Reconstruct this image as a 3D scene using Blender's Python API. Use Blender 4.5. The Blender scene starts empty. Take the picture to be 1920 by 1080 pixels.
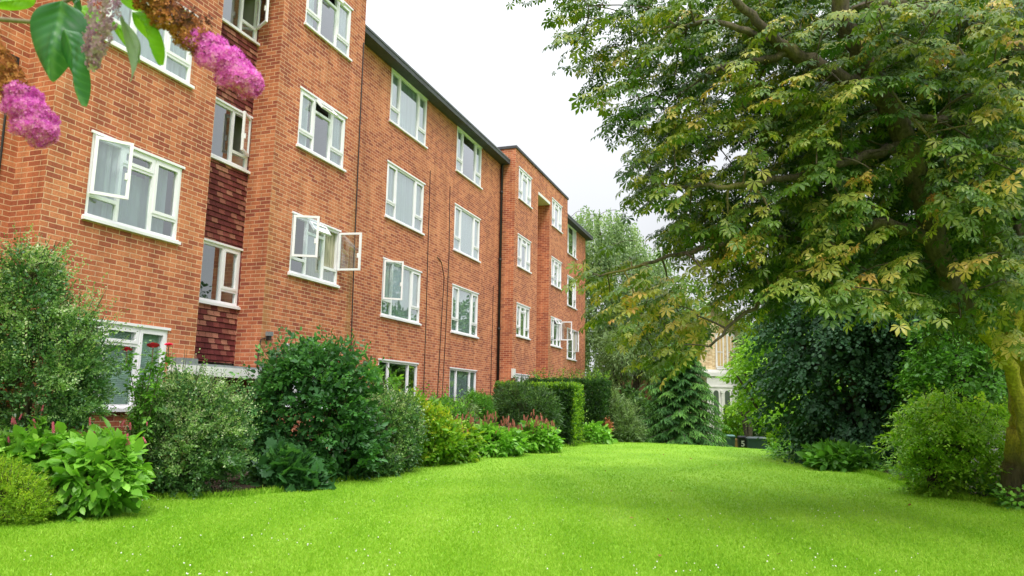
import bpy, math
import numpy as np
from mathutils import Vector, Matrix

# ------------------------------------------------------------------ camera, sky, sun, exposure
C = bpy.context.scene.collection
EYE = 1.35                                            # eye height over the lawn
YAW, PIT, ROL, FPX = .340, .153, .018, 1387.0
_f = np.array([-math.sin(YAW)*math.cos(PIT), math.cos(YAW)*math.cos(PIT), math.sin(PIT)])
_r0 = np.array([math.cos(YAW), math.sin(YAW), 0.]); _u0 = np.cross(_r0, _f)
_r = math.cos(ROL)*_r0+math.sin(ROL)*_u0; _u = -math.sin(ROL)*_r0+math.cos(ROL)*_u0
cam = bpy.data.cameras.new('camera'); camo = bpy.data.objects.new('camera', cam); C.objects.link(camo)
cam.sensor_width = 36; cam.lens = 36*FPX/1920; cam.clip_start = .05; cam.clip_end = 2000
cam.dof.use_dof = True; cam.dof.focus_distance = 15; cam.dof.aperture_fstop = 11
camo.matrix_world = Matrix(((_r[0], _u[0], -_f[0], 0), (_r[1], _u[1], -_f[1], 0), (_r[2], _u[2], -_f[2], EYE), (0, 0, 0, 1)))
bpy.context.scene.camera = camo

SUN_EL, SUN_AZ = math.radians(50), math.radians(152)   # azimuth clockwise from +Y (the line of the facade)
w = bpy.data.worlds.new('World'); bpy.context.scene.world = w; w.use_nodes = True
nt = w.node_tree; N = nt.nodes; L = nt.links
bg = N['Background']; bg.inputs['Strength'].default_value = .1
sky = N.new('ShaderNodeTexSky'); sky.sky_type = 'NISHITA'; sky.sun_disc = False
sky.sun_elevation = SUN_EL; sky.sun_rotation = SUN_AZ; sky.dust_density = 4; sky.air_density = 1.5
tc = N.new('ShaderNodeTexCoord'); sp = N.new('ShaderNodeSeparateXYZ'); L.new(tc.outputs['Generated'], sp.inputs[0])
el = N.new('ShaderNodeMapRange'); el.inputs[1].default_value = 0; el.inputs[2].default_value = 1
el.inputs[3].default_value = 6.1; el.inputs[4].default_value = 36.; zs = N.new('ShaderNodeMath'); zs.operation = 'POWER'; zs.use_clamp = True; zs.inputs[1].default_value = 2.9
L.new(sp.outputs['Z'], zs.inputs[0]); L.new(zs.outputs[0], el.inputs[0])   # overcast: zenith brighter than horizon
nz = N.new('ShaderNodeTexNoise'); nz.inputs['Scale'].default_value = 2.6; nz.inputs['Detail'].default_value = 4
nz.inputs['Roughness'].default_value = .5; L.new(tc.outputs['Generated'], nz.inputs['Vector'])
nm = N.new('ShaderNodeMapRange'); nm.inputs[1].default_value = .3; nm.inputs[2].default_value = .7; nm.inputs[3].default_value = .91; nm.inputs[4].default_value = 1.07
L.new(nz.outputs['Fac'], nm.inputs[0])
mu = N.new('ShaderNodeMath'); mu.operation = 'MULTIPLY'; L.new(el.outputs[0], mu.inputs[0]); L.new(nm.outputs[0], mu.inputs[1])
cl = N.new('ShaderNodeCombineColor')
for i, k in enumerate((.965, .985, 1.025)):
    m_ = N.new('ShaderNodeMath'); m_.operation = 'MULTIPLY'; m_.inputs[1].default_value = k
    L.new(mu.outputs[0], m_.inputs[0]); L.new(m_.outputs[0], cl.inputs[i])
mx = N.new('ShaderNodeMix'); mx.data_type = 'RGBA'; mx.inputs[0].default_value = .93
L.new(sky.outputs[0], mx.inputs[6]); L.new(cl.outputs[0], mx.inputs[7]); L.new(mx.outputs[2], bg.inputs['Color'])
sl = bpy.data.lights.new('sun', 'SUN'); sl.energy = 1.5; sl.angle = math.radians(12); sl.color = (1, .95, .86)
so = bpy.data.objects.new('sun', sl); C.objects.link(so)
sd = Vector((math.sin(SUN_AZ)*math.cos(SUN_EL), math.cos(SUN_AZ)*math.cos(SUN_EL), math.sin(SUN_EL)))
so.rotation_euler = sd.to_track_quat('Z', 'Y').to_euler(); so.location = (20, -10, 40)
vs = bpy.context.scene.view_settings; vs.view_transform = 'Standard'; vs.look = 'None'; vs.exposure = .58; vs.gamma = 1
bpy.context.scene.cycles.max_bounces = 8; bpy.context.scene.cycles.transparent_max_bounces = 16

# ------------------------------------------------------------------ helpers
rng = np.random.RandomState(7)
def ray(x, y): return _f+_r*((x-960)/FPX)-_u*((y-540)/FPX)
def at(x, y, d): return ray(x, y)*d+np.array([0, 0, EYE])                # picture point at a depth in metres
def on_ground(x, y): v = ray(x, y); return v*(-EYE/v[2])+np.array([0, 0, EYE])
def pix(P):
    Q = P-np.array([0, 0, EYE]); d = Q@_f; d = np.where(d < .05, .05, d)
    return 960+FPX*(Q@_r)/d, 540-FPX*(Q@_u)/d, Q@_f
def ground_z(x, y):
    s = .545*np.asarray(x)+.838*np.asarray(y)-20.9
    v = np.where(s > 0, s, 0.0); v = np.sqrt(v*v+.3)-.5477
    z = -.095*v
    z = np.maximum(z, -1.5)
    return z+.02*np.sin(np.asarray(x)*.7+1)*np.sin(np.asarray(y)*.5)
FRONT, MAIN = -9.0, -9.57
def wall_x(y): return np.where(((y > 6.85) & (y < 14.5)) | ((y > 25.6) & (y < 33.2)), FRONT, np.where(y < 39.2, MAIN, -60.))

def setp(o, label=None, cat=None, group=None, kind=None):
    if label: o['label'] = label
    if cat: o['category'] = cat
    if group: o['group'] = group
    if kind: o['kind'] = kind
    return o
def empty(name, loc=(0, 0, 0), label=None, cat=None, group=None):
    o = bpy.data.objects.new(name, None); C.objects.link(o); o.location = tuple(float(v) for v in loc); o.empty_display_size = .2
    return setp(o, label, cat, group)
def link(name, me, parent=None):
    o = bpy.data.objects.new(name, me); C.objects.link(o)
    if parent is not None:
        o.parent = parent
        if parent.type == 'EMPTY': o.matrix_parent_inverse = Matrix.Translation(-parent.location)   # meshes are written in world coordinates
    return o

class MB:
    """collects polygons and links them as one mesh"""
    def __init__(s): s.v = []; s.f = []; s.m = []; s.uv = []; s.t = []
    def poly(s, pts, mat=0, uv=None):
        b = len(s.v); s.v += [tuple(float(c) for c in p) for p in pts]; s.f.append(tuple(range(b, b+len(pts)))); s.m.append(mat)
        s.uv += uv if uv else [(0, 0)]*len(pts)
    def box(s, x0, x1, y0, y1, z0, z1, mat=0):
        x0, x1 = sorted((x0, x1)); y0, y1 = sorted((y0, y1)); z0, z1 = sorted((z0, z1))
        for pts, a, b in (
            ([(x0, y0, z0), (x0, y0, z1), (x0, y1, z1), (x0, y1, z0)], 1, 2), ([(x1, y0, z0), (x1, y1, z0), (x1, y1, z1), (x1, y0, z1)], 1, 2),
            ([(x0, y0, z0), (x1, y0, z0), (x1, y0, z1), (x0, y0, z1)], 0, 2), ([(x0, y1, z0), (x0, y1, z1), (x1, y1, z1), (x1, y1, z0)], 0, 2),
            ([(x0, y0, z0), (x0, y1, z0), (x1, y1, z0), (x1, y0, z0)], 1, 0), ([(x0, y0, z1), (x1, y0, z1), (x1, y1, z1), (x0, y1, z1)], 1, 0)):
            s.poly(pts, mat, [(p[a], p[b]) for p in pts])
    def obox(s, c, ax, ay, az, hx, hy, hz, mat=0, taper=1.0):
        c = np.array(c, float); ax, ay, az = (np.array(a, float) for a in (ax, ay, az))
        P = {}
        for i in (-1, 1):
            for j in (-1, 1):
                for k in (-1, 1):
                    t = taper if k < 0 else 1.0
                    P[i, j, k] = c+ax*hx*i*t+ay*hy*j*t+az*hz*k
        for q in (((-1,-1,-1),(-1,-1,1),(-1,1,1),(-1,1,-1)), ((1,-1,-1),(1,1,-1),(1,1,1),(1,-1,1)), ((-1,-1,-1),(1,-1,-1),(1,-1,1),(-1,-1,1)),
                  ((-1,1,-1),(-1,1,1),(1,1,1),(1,1,-1)), ((-1,-1,-1),(-1,1,-1),(1,1,-1),(1,-1,-1)), ((-1,-1,1),(1,-1,1),(1,1,1),(-1,1,1))):
            s.poly([P[k] for k in q], mat)
    def tube(s, pts, rad, n=6, mat=0, cap=True, rough=0.):
        pts = np.array(pts, float); rad = np.broadcast_to(np.array(rad, float), (len(pts),))
        T = np.gradient(pts, axis=0); T /= np.linalg.norm(T, axis=1)[:, None]+1e-9
        ref = np.array([0, 0, 1.]) if abs(T[0][2]) < .9 else np.array([1., 0, 0])
        a = np.cross(T[0], ref); a /= np.linalg.norm(a); base = len(s.v); an = np.arange(n)*2*np.pi/n
        for i in range(len(pts)):
            a = a-T[i]*(a@T[i]); a /= np.linalg.norm(a)+1e-9; b = np.cross(T[i], a)
            for k in an:
                q = 1+rough*(.6*math.sin(3*k+i*.13+pts[0][0])+.5*math.sin(7*k-i*.21)+.35*math.sin(i*.9+2*k)+.5*(rng.rand()-.5)) if rough else 1
                s.v.append(tuple(pts[i]+rad[i]*q*(math.cos(k)*a+math.sin(k)*b)))
        for i in range(len(pts)-1):
            for k in range(n):
                q = (base+i*n+k, base+i*n+(k+1) % n, base+(i+1)*n+(k+1) % n, base+(i+1)*n+k)
                s.f.append(q); s.m.append(mat); s.uv += [(0, 0)]*4
        if cap:
            e = base+(len(pts)-1)*n
            s.f.append(tuple(range(e, e+n))); s.m.append(mat); s.uv += [(0, 0)]*n
            s.f.append(tuple(range(base+n-1, base-1, -1))); s.m.append(mat); s.uv += [(0, 0)]*n
    def build(s, name, mats, parent=None, smooth=False, bevel=0):
        me = bpy.data.meshes.new(name); me.from_pydata(s.v, [], s.f)
        for m in (mats if isinstance(mats, (list, tuple)) else [mats]): me.materials.append(m)
        me.polygons.foreach_set('material_index', s.m)
        if smooth: me.polygons.foreach_set('use_smooth', [True]*len(s.f))
        ul = me.uv_layers.new(name='UVMap'); ul.data.foreach_set('uv', np.array(s.uv, np.float32).ravel())
        me.update(); o = link(name, me, parent)
        if bevel:
            b = o.modifiers.new('bevel', 'BEVEL'); b.width = bevel; b.segments = 2; b.limit_method = 'ANGLE'
        return o

# leaf templates: (verts k x 3: along, across, up), triangles
def _tmpl(v, f): return np.array(v, float), np.array(f, np.int32)
OVATE = _tmpl([(0,0,0),(.38,0,-.03),(.72,0,-.03),(1,0,-.12),(.32,.27,.05),(.68,.22,.02),(.32,-.27,.05),(.68,-.22,.02)],
              [(0,1,4),(1,2,5),(1,5,4),(2,3,5),(0,6,1),(1,7,2),(1,6,7),(2,7,3)])
ROUND = _tmpl([(0,0,0),(.5,0,-.04),(1,0,-.08),(.25,.33,.04),(.72,.34,.03),(.25,-.33,.04),(.72,-.34,.03)],
              [(0,1,3),(1,4,3),(1,2,4),(0,5,1),(1,5,6),(1,6,2)])
SMALL = _tmpl([(0,0,0),(.5,.28,.06),(1,0,0),(.5,-.28,.06)], [(0,2,1),(0,3,2)])
LANCE = _tmpl([(0,0,0),(.45,.11,.03),(1,0,-.08),(.45,-.11,.03)], [(0,2,1),(0,3,2)])
def _lobed():
    out = []; n = 15
    for i in range(n):
        a = -2.6+5.2*i/(n-1); rr = .34+.30*max(0, math.cos(a*.5))+(.17 if i % 2 else -.05)
        out.append((.34+rr*math.cos(a), rr*math.sin(a), .04*math.cos(3*a)))
    v = [(.34, 0, .04), (0, 0, 0)]+out
    return _tmpl(v, [(0, 2+i, 3+i) for i in range(n-1)]+[(0, 1, 2), (0, 1+n, 1)])
LOBED = _lobed()
def _palm():
    v = []; f = []
    for a, l in ((-115,.62),(-72,.85),(-28,1.0),(18,1.02),(62,.9),(108,.65)):
        ca, sa = math.cos(math.radians(a)), math.sin(math.radians(a)); b = len(v)
        for x, y, z in ((.03,0,.02),(.62,0,-.03),(1,0,-.26),(.70,.19,.01),(.70,-.19,.01)):
            x *= l; y *= l; v.append((ca*x-sa*y, sa*x+ca*y, z*l))
        f += [(b+0,b+1,b+3),(b+1,b+2,b+3),(b+0,b+4,b+1),(b+1,b+4,b+2)]
    return _tmpl(v, f)
PALM = _palm()

def nrm(a): return a/(np.linalg.norm(a, axis=-1, keepdims=True)+1e-9)
def rdir(n): return nrm(rng.normal(size=(n, 3)))
def scatter(name, P, X, Nn, size, tint, tmpl, mat, parent=None):
    """one mesh of leaves: position, leaf axis, normal, length, tint"""
    V, F = tmpl; n = len(P); k = len(V); m = len(F)
    X = nrm(X); Nn = nrm(Nn-X*np.sum(X*Nn, 1)[:, None]); B = np.cross(Nn, X); s = np.broadcast_to(np.asarray(size, float), (n,))[:, None, None]
    W = P[:, None, :]+s*(V[None, :, 0:1]*X[:, None, :]+V[None, :, 1:2]*B[:, None, :]+V[None, :, 2:3]*Nn[:, None, :])
    me = bpy.data.meshes.new(name)
    me.vertices.add(n*k); me.vertices.foreach_set('co', W.astype(np.float32).ravel())
    idx = (F[None]+(np.arange(n)*k)[:, None, None]).astype(np.int32).ravel()
    me.loops.add(len(idx)); me.loops.foreach_set('vertex_index', idx)
    me.polygons.add(n*m); me.polygons.foreach_set('loop_start', np.arange(0, n*m*3, 3, dtype=np.int32))
    a = me.attributes.new('tint', 'FLOAT', 'POINT'); a.data.foreach_set('value', np.repeat(np.clip(tint, 0, 1), k).astype(np.float32))
    me.materials.append(mat); me.update(calc_edges=True)
    return link(name, me, parent)

def sprays(P, D, length, k, size, droop=.15, spread=55, tint_s=.6, flat=.8, base_tint=None, jit=.12, petiole=0.):
    """turn twig ends P with directions D into k leaves each, set alternately along a drooping twig"""
    n = len(P); D = nrm(D); length = np.broadcast_to(np.asarray(length, float), (n,))
    up = nrm(np.array([0, 0, 1.])*flat+rdir(n)*(1-flat)+D*.25*(1-abs(D[:, 2:3])))
    side = nrm(np.cross(up, D)); up = np.cross(D, side)
    bt = rng.rand(n) if base_tint is None else base_tint
    PP = []; XX = []; NN = []; SS = []; TT = []
    for i in range(k):
        t = (i+.3+rng.rand(n)*.5)/k; sg = np.where(rng.rand(n) < .5, 1., -1.) if i % 2 == 0 else -sg
        if i == k-1: ang = rng.normal(0, 12, n)
        else: ang = sg*(spread+rng.normal(0, 14, n))
        a = np.radians(ang)[:, None]
        p = P+D*(length*t)[:, None]-np.array([0, 0, 1.])*(droop*length*t*t)[:, None]
        ax = nrm(np.cos(a)*D+np.sin(a)*side-np.array([0, 0, 1.])*(droop*1.2)+rng.normal(size=(n, 3))*jit)
        nn = nrm(up+rng.normal(size=(n, 3))*jit*2)
        PP.append(p+ax*petiole); XX.append(ax); NN.append(nn); SS.append(size*(.6+.75*rng.rand(n))); TT.append(bt*tint_s+rng.rand(n)*(1-tint_s))
    return [np.concatenate(q) for q in (PP, XX, NN, SS, TT)]

# ------------------------------------------------------------------ materials
GAIN = {'leaf_grey_green': 2.4, 'leaf_deep_green': 1.7, 'leaf_persicaria': 1.55, 'leaf_blue_green': 1.55, 'leaf_mid_green': 1.9, 'leaf_lime': 1.75, 'leaf_willow': 1.3, 'leaf_conifer': 1.9, 'leaf_golden': 1.5, 'leaf_hedge': 1.35, 'leaf_chestnut': 1.5}
def new_mat(name):
    m = bpy.data.materials.new(name); m.use_nodes = True; return m, m.node_tree.nodes, m.node_tree.links, m.node_tree.nodes['Principled BSDF']
def plain(name, col, rough=.6, metal=0, var=.12, scale=6, bump=0, spec=.4):
    m, n, l, b = new_mat(name); b.inputs['Roughness'].default_value = rough; b.inputs['Metallic'].default_value = metal
    b.inputs['Specular IOR Level'].default_value = spec
    t = n.new('ShaderNodeTexNoise'); t.inputs['Scale'].default_value = scale; t.inputs['Detail'].default_value = 6; t.inputs['Roughness'].default_value = .65
    g = n.new('ShaderNodeNewGeometry'); l.new(g.outputs['Position'], t.inputs['Vector'])
    r = n.new('ShaderNodeValToRGB'); r.color_ramp.elements[0].position = .3; r.color_ramp.elements[1].position = .7
    r.color_ramp.elements[0].color = (*[max(0, c*(1-var)) for c in col], 1); r.color_ramp.elements[1].color = (*[min(1, c*(1+var)) for c in col], 1)
    l.new(t.outputs['Fac'], r.inputs[0]); l.new(r.outputs[0], b.inputs['Base Color'])
    if bump:
        u = n.new('ShaderNodeBump'); u.inputs['Strength'].default_value = bump; u.inputs['Distance'].default_value = .03
        l.new(t.outputs['Fac'], u.inputs['Height']); l.new(u.outputs[0], b.inputs['Normal'])
    return m
def leaf(name, cols, rough=.45, trans=.35, tboost=(1.25, 1.3, .6), spec=.35):
    if name.startswith('leaf_'): cols = [(p, tuple(min(.7, v*GAIN.get(name, 1.45)) for v in c)) for p, c in cols]
    m, n, l, b = new_mat(name); b.inputs['Roughness'].default_value = rough; b.inputs['Specular IOR Level'].default_value = spec
    a = n.new('ShaderNodeAttribute'); a.attribute_name = 'tint'
    r = n.new('ShaderNodeValToRGB'); e = r.color_ramp.elements
    for i, c in enumerate(cols):
        p, col = c
        if i < 2: x = e[i]; x.position = p
        else: x = e.new(p)
        x.color = (*col, 1)
    l.new(a.outputs['Fac'], r.inputs[0]); l.new(r.outputs[0], b.inputs['Base Color'])
    t = n.new('ShaderNodeBsdfTranslucent'); mm = n.new('ShaderNodeMix'); mm.data_type = 'RGBA'; mm.blend_type = 'MULTIPLY'; mm.inputs[0].default_value = 1
    l.new(r.outputs[0], mm.inputs[6]); mm.inputs[7].default_value = (*tboost, 1); l.new(mm.outputs[2], t.inputs[0])
    x = n.new('ShaderNodeMixShader'); x.inputs[0].default_value = trans; l.new(b.outputs[0], x.inputs[1]); l.new(t.outputs[0], x.inputs[2])
    l.new(x.outputs[0], n['Material Output'].inputs[0]); return m
def brick(name, dark, mid, light, mortar, bw=.225, rh=.075, ms=.0055, stain=True, bump=.5):
    m, n, l, b = new_mat(name); b.inputs['Roughness'].default_value = .9; b.inputs['Specular IOR Level'].default_value = .15
    uv = n.new('ShaderNodeUVMap'); t = n.new('ShaderNodeTexBrick'); l.new(uv.outputs[0], t.inputs['Vector'])
    t.inputs['Scale'].default_value = 1; t.inputs['Brick Width'].default_value = bw; t.inputs['Row Height'].default_value = rh; t.inputs['Mortar Size'].default_value = ms
    t.inputs['Mortar Smooth'].default_value = .15; t.inputs['Bias'].default_value = 0
    t.inputs['Color1'].default_value = (0, 0, 0, 1); t.inputs['Color2'].default_value = (1, 1, 1, 1); t.inputs['Mortar'].default_value = (.5, .5, .5, 1)
    big = n.new('ShaderNodeTexNoise'); big.inputs['Scale'].default_value = .7; big.inputs['Detail'].default_value = 5; l.new(uv.outputs[0], big.inputs['Vector'])
    ad = n.new('ShaderNodeMath'); ad.operation = 'ADD'; l.new(t.outputs['Color'], ad.inputs[0])
    bm = n.new('ShaderNodeMapRange'); bm.inputs[1].default_value = .35; bm.inputs[2].default_value = .65; bm.inputs[3].default_value = -.22; bm.inputs[4].default_value = .22
    l.new(big.outputs['Fac'], bm.inputs[0]); l.new(bm.outputs[0], ad.inputs[1])
    r = n.new('ShaderNodeValToRGB'); e = r.color_ramp.elements; e[0].position = .02; e[0].color = (*dark, 1); e[1].position = .98; e[1].color = (*light, 1)
    x = e.new(.3); x.color = (*[.45*a+.55*c for a, c in zip(dark, mid)], 1); x = e.new(.55); x.color = (*mid, 1)
    l.new(ad.outputs[0], r.inputs[0])
    fine = n.new('ShaderNodeTexNoise'); fine.inputs['Scale'].default_value = 38; fine.inputs['Detail'].default_value = 5; l.new(uv.outputs[0], fine.inputs['Vector'])
    fm = n.new('ShaderNodeMapRange'); fm.inputs[1].default_value = .25; fm.inputs[2].default_value = .75; fm.inputs[3].default_value = .78; fm.inputs[4].default_value = 1.2; l.new(fine.outputs['Fac'], fm.inputs[0])
    mu = n.new('ShaderNodeVectorMath'); mu.operation = 'SCALE'; l.new(r.outputs[0], mu.inputs[0]); l.new(fm.outputs[0], mu.inputs['Scale'])
    mo = n.new('ShaderNodeMix'); mo.data_type = 'RGBA'; l.new(t.outputs['Fac'], mo.inputs[0]); l.new(mu.outputs[0], mo.inputs[6]); mo.inputs[7].default_value = (*mortar, 1)
    out = mo.outputs[2]
    ws = n.new('ShaderNodeMapping'); ws.inputs['Scale'].default_value = (2.6, .22, 1); l.new(uv.outputs[0], ws.inputs[0]); wn = n.new('ShaderNodeTexNoise'); wn.inputs['Scale'].default_value = 1.6; wn.inputs['Detail'].default_value = 7; wn.inputs['Roughness'].default_value = .62; l.new(ws.outputs[0], wn.inputs['Vector'])
    wm = n.new('ShaderNodeMapRange'); wm.inputs[1].default_value = .3; wm.inputs[2].default_value = .62; wm.inputs[3].default_value = .74; wm.inputs[4].default_value = 1.06; l.new(wn.outputs['Fac'], wm.inputs[0])
    wv = n.new('ShaderNodeVectorMath'); wv.operation = 'SCALE'; l.new(out, wv.inputs[0]); l.new(wm.outputs[0], wv.inputs['Scale']); out = wv.outputs[0]    # rain streaks and patchy weathering
    if stain:                                          # algae and rain staining that runs down the exposed arrises
        se = n.new('ShaderNodeSeparateXYZ'); l.new(uv.outputs[0], se.inputs[0]); acc = None
        for y, wd, zt in ((11.45, .36, 7.), (9.8, .3, 3.6), (14.5, .3, 9.), (30.2, .7, 6.), (33.2, .8, 5.), (39.1, .5, 9.)):
            d = n.new('ShaderNodeMath'); d.operation = 'SUBTRACT'; l.new(se.outputs[0], d.inputs[0]); d.inputs[1].default_value = y
            d2 = n.new('ShaderNodeMath'); d2.operation = 'ABSOLUTE'; l.new(d.outputs[0], d2.inputs[0])
            d3 = n.new('ShaderNodeMapRange'); d3.inputs[1].default_value = 0; d3.inputs[2].default_value = wd; d3.inputs[3].default_value = 1; d3.inputs[4].default_value = 0; l.new(d2.outputs[0], d3.inputs[0])
            h = n.new('ShaderNodeMapRange'); h.inputs[1].default_value = zt; h.inputs[2].default_value = 0; h.inputs[3].default_value = 0; h.inputs[4].default_value = 1; l.new(se.outputs[1], h.inputs[0])
            q = n.new('ShaderNodeMath'); q.operation = 'MULTIPLY'; l.new(d3.outputs[0], q.inputs[0]); l.new(h.outputs[0], q.inputs[1])
            if acc is None: acc = q.outputs[0]
            else:
                g = n.new('ShaderNodeMath'); g.operation = 'MAXIMUM'; l.new(acc, g.inputs[0]); l.new(q.outputs[0], g.inputs[1]); acc = g.outputs[0]
        sn = n.new('ShaderNodeTexNoise'); sn.inputs['Scale'].default_value = 4; sn.inputs['Detail'].default_value = 6; l.new(uv.outputs[0], sn.inputs['Vector'])
        q = n.new('ShaderNodeMath'); q.operation = 'MULTIPLY'; l.new(acc, q.inputs[0]); l.new(sn.outputs['Fac'], q.inputs[1])
        q2 = n.new('ShaderNodeMath'); q2.operation = 'MULTIPLY'; q2.use_clamp = True; l.new(q.outputs[0], q2.inputs[0]); q2.inputs[1].default_value = 1.5
        sm = n.new('ShaderNodeMix'); sm.data_type = 'RGBA'; l.new(q2.outputs[0], sm.inputs[0]); l.new(out, sm.inputs[6]); sm.inputs[7].default_value = (.30, .19, .06, 1); out = sm.outputs[2]
    l.new(out, b.inputs['Base Color'])
    iv = n.new('ShaderNodeMath'); iv.operation = 'MULTIPLY_ADD'; l.new(t.outputs['Fac'], iv.inputs[0]); iv.inputs[1].default_value = -1; l.new(fine.outputs['Fac'], iv.inputs[2])
    bu = n.new('ShaderNodeBump'); bu.inputs['Strength'].default_value = bump; bu.inputs['Distance'].default_value = .006; l.new(iv.outputs[0], bu.inputs['Height']); l.new(bu.outputs[0], b.inputs['Normal'])
    return m
def glass(name, ior=1.9, tint=(.86, .93, .92), base=.06):
    m, n, l, b = new_mat(name); n.remove(b)
    f = n.new('ShaderNodeFresnel'); f.inputs[0].default_value = ior
    a = n.new('ShaderNodeMath'); a.operation = 'MULTIPLY'; a.use_clamp = True; a.inputs[1].default_value = base; l.new(f.outputs[0], a.inputs[0])
    gb = n.new('ShaderNodeNewGeometry'); iv = n.new('ShaderNodeMath'); iv.operation = 'SUBTRACT'; iv.inputs[0].default_value = 1; l.new(gb.outputs['Backfacing'], iv.inputs[1])
    a2 = n.new('ShaderNodeMath'); a2.operation = 'MULTIPLY'; l.new(a.outputs[0], a2.inputs[0]); l.new(iv.outputs[0], a2.inputs[1]); a = a2    # the inner face only lets light through
    t = n.new('ShaderNodeBsdfTransparent'); t.inputs[0].default_value = (*tint, 1)
    g = n.new('ShaderNodeBsdfGlossy'); g.inputs['Roughness'].default_value = .0; g.inputs[0].default_value = (.95, .98, 1, 1)
    no = n.new('ShaderNodeTexNoise'); no.inputs['Scale'].default_value = .9; ge = n.new('ShaderNodeNewGeometry'); l.new(ge.outputs['Position'], no.inputs['Vector'])
    bu = n.new('ShaderNodeBump'); bu.inputs['Strength'].default_value = .015; bu.inputs['Distance'].default_value = .05; no.inputs['Detail'].default_value = 0; l.new(no.outputs['Fac'], bu.inputs['Height']); l.new(bu.outputs[0], g.inputs['Normal'])
    x = n.new('ShaderNodeMixShader'); l.new(a.outputs[0], x.inputs[0]); l.new(t.outputs[0], x.inputs[1]); l.new(g.outputs[0], x.inputs[2])
    l.new(x.outputs[0], n['Material Output'].inputs[0]); return m

BRICK = brick('red_brick', (.33, .088, .055), (.50, .152, .074), (.61, .222, .108), (.70, .44, .28), ms=.006)
TILE = brick('hung_tiles', (.15, .036, .038), (.25, .064, .058), (.52, .23, .16), (.06, .02, .02), bw=.165, rh=.1, ms=.004, stain=False, bump=1)
BROWN_BRICK = brick('brown_brick', (.10, .05, .03), (.17, .085, .05), (.24, .12, .07), (.2, .14, .1), stain=False)
YELLOW_BRICK = brick('stock_brick', (.5, .33, .15), (.70, .54, .30), (.78, .63, .38), (.7, .6, .45), stain=False)
UPVC = plain('white_upvc', (.86, .83, .87), .3, var=.03, scale=2)
GLASS = glass('window_glass', 1.9, base=2.6)
SOFFIT = plain('dark_soffit', (.075, .078, .085), .8, var=.25, scale=3)
FASCIA = plain('fascia_grey', (.11, .115, .125), .6, var=.2, scale=4)
COPING = plain('coping', (.05, .05, .055), .6, var=.2)
LEAD = plain('lead', (.22, .24, .25), .6, var=.25, scale=5)
WHITE = plain('white_paint', (.78, .77, .74), .55, var=.08, scale=5)
RENDERC = plain('pale_concrete', (.42, .36, .31), .9, var=.2, scale=4, bump=.2)
BLACKP = plain('black_pipe', (.018, .017, .018), .5, var=.3)
ROOFM = plain('roof_felt', (.12, .12, .12), .9)
ROOM = plain('room_plaster', (.42, .39, .34), .9, var=.06)
ROOMF = plain('room_floor', (.14, .10, .07), .8)
NET = leaf('net_curtain', [(0, (.84, .85, .86)), (1, (.88, .88, .88))], .9, .35, (1, 1, 1), .05)
CREAM = leaf('cream_curtain', [(0, (.62, .58, .44)), (1, (.7, .66, .52))], .9, .3, (1, 1, .9), .05)
GREYC = leaf('grey_curtain', [(0, (.58, .61, .64)), (1, (.7, .72, .74))], .9, .3, (1, 1, 1), .05)
BLIND = plain('blind_slats', (.78, .82, .80), .5, var=.04)
DOORM = plain('door_paint', (.03, .03, .035), .4)

# ------------------------------------------------------------------ ground
def ground():
    m, n, l, b = new_mat('lawn_turf'); b.inputs['Roughness'].default_value = .75; b.inputs['Specular IOR Level'].default_value = .2
    g = n.new('ShaderNodeNewGeometry')
    def noise(sc, det=4):
        t = n.new('ShaderNodeTexNoise'); t.inputs['Scale'].default_value = sc; t.inputs['Detail'].default_value = det; l.new(g.outputs['Position'], t.inputs['Vector']); return t
    a = noise(.45, 5); r = n.new('ShaderNodeValToRGB'); e = r.color_ramp.elements
    e[0].position = .32; e[0].color = (.17, .38, .014, 1); e[1].position = .66; e[1].color = (.30, .53, .05, 1); l.new(a.outputs['Fac'], r.inputs[0])
    c = noise(22, 8); r2 = n.new('ShaderNodeValToRGB'); e = r2.color_ramp.elements; e[0].position = .34; e[0].color = (.5, .55, .3, 1); e[1].position = .66; e[1].color = (1.15, 1.12, 1.2, 1)
    l.new(c.outputs['Fac'], r2.inputs[0])
    x = n.new('ShaderNodeMix'); x.data_type = 'RGBA'; x.blend_type = 'MULTIPLY'; x.inputs[0].default_value = 1; l.new(r.outputs[0], x.inputs[6]); l.new(r2.outputs[0], x.inputs[7]); x.clamp_result = False
    l.new(x.outputs[2], b.inputs['Base Color'])
    f = noise(70, 6); bu = n.new('ShaderNodeBump'); bu.inputs['Strength'].default_value = .6; bu.inputs['Distance'].default_value = .03; l.new(f.outputs['Fac'], bu.inputs['Height']); l.new(bu.outputs[0], b.inputs['Normal'])
    # one sheet to the horizon: fine near, coarse far
    xs = np.concatenate([[-900, -300, -100, -50], np.arange(-30, 30.1, .75), [50, 100, 300, 900]]); ys = np.concatenate([[-300, -100, -40], np.arange(-12, 60.1, .75), [80, 120, 300, 1200]])
    X, Y = np.meshgrid(xs, ys, indexing='ij'); Z = ground_z(X, Y); nx, ny = X.shape
    mb = MB(); mb.v = [tuple(p) for p in np.stack([X, Y, Z], -1).reshape(-1, 3)]
    mb.f = [(i*ny+j, (i+1)*ny+j, (i+1)*ny+j+1, i*ny+j+1) for i in range(nx-1) for j in range(ny-1)]; mb.m = [0]*len(mb.f); mb.uv = [(0, 0)]*4*len(mb.f)
    setp(mb.build('lawn', m, smooth=True), kind='structure')
ground()
SOIL = plain('bare_soil', (.09, .06, .04), .95, var=.4, scale=8, bump=.8)
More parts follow.
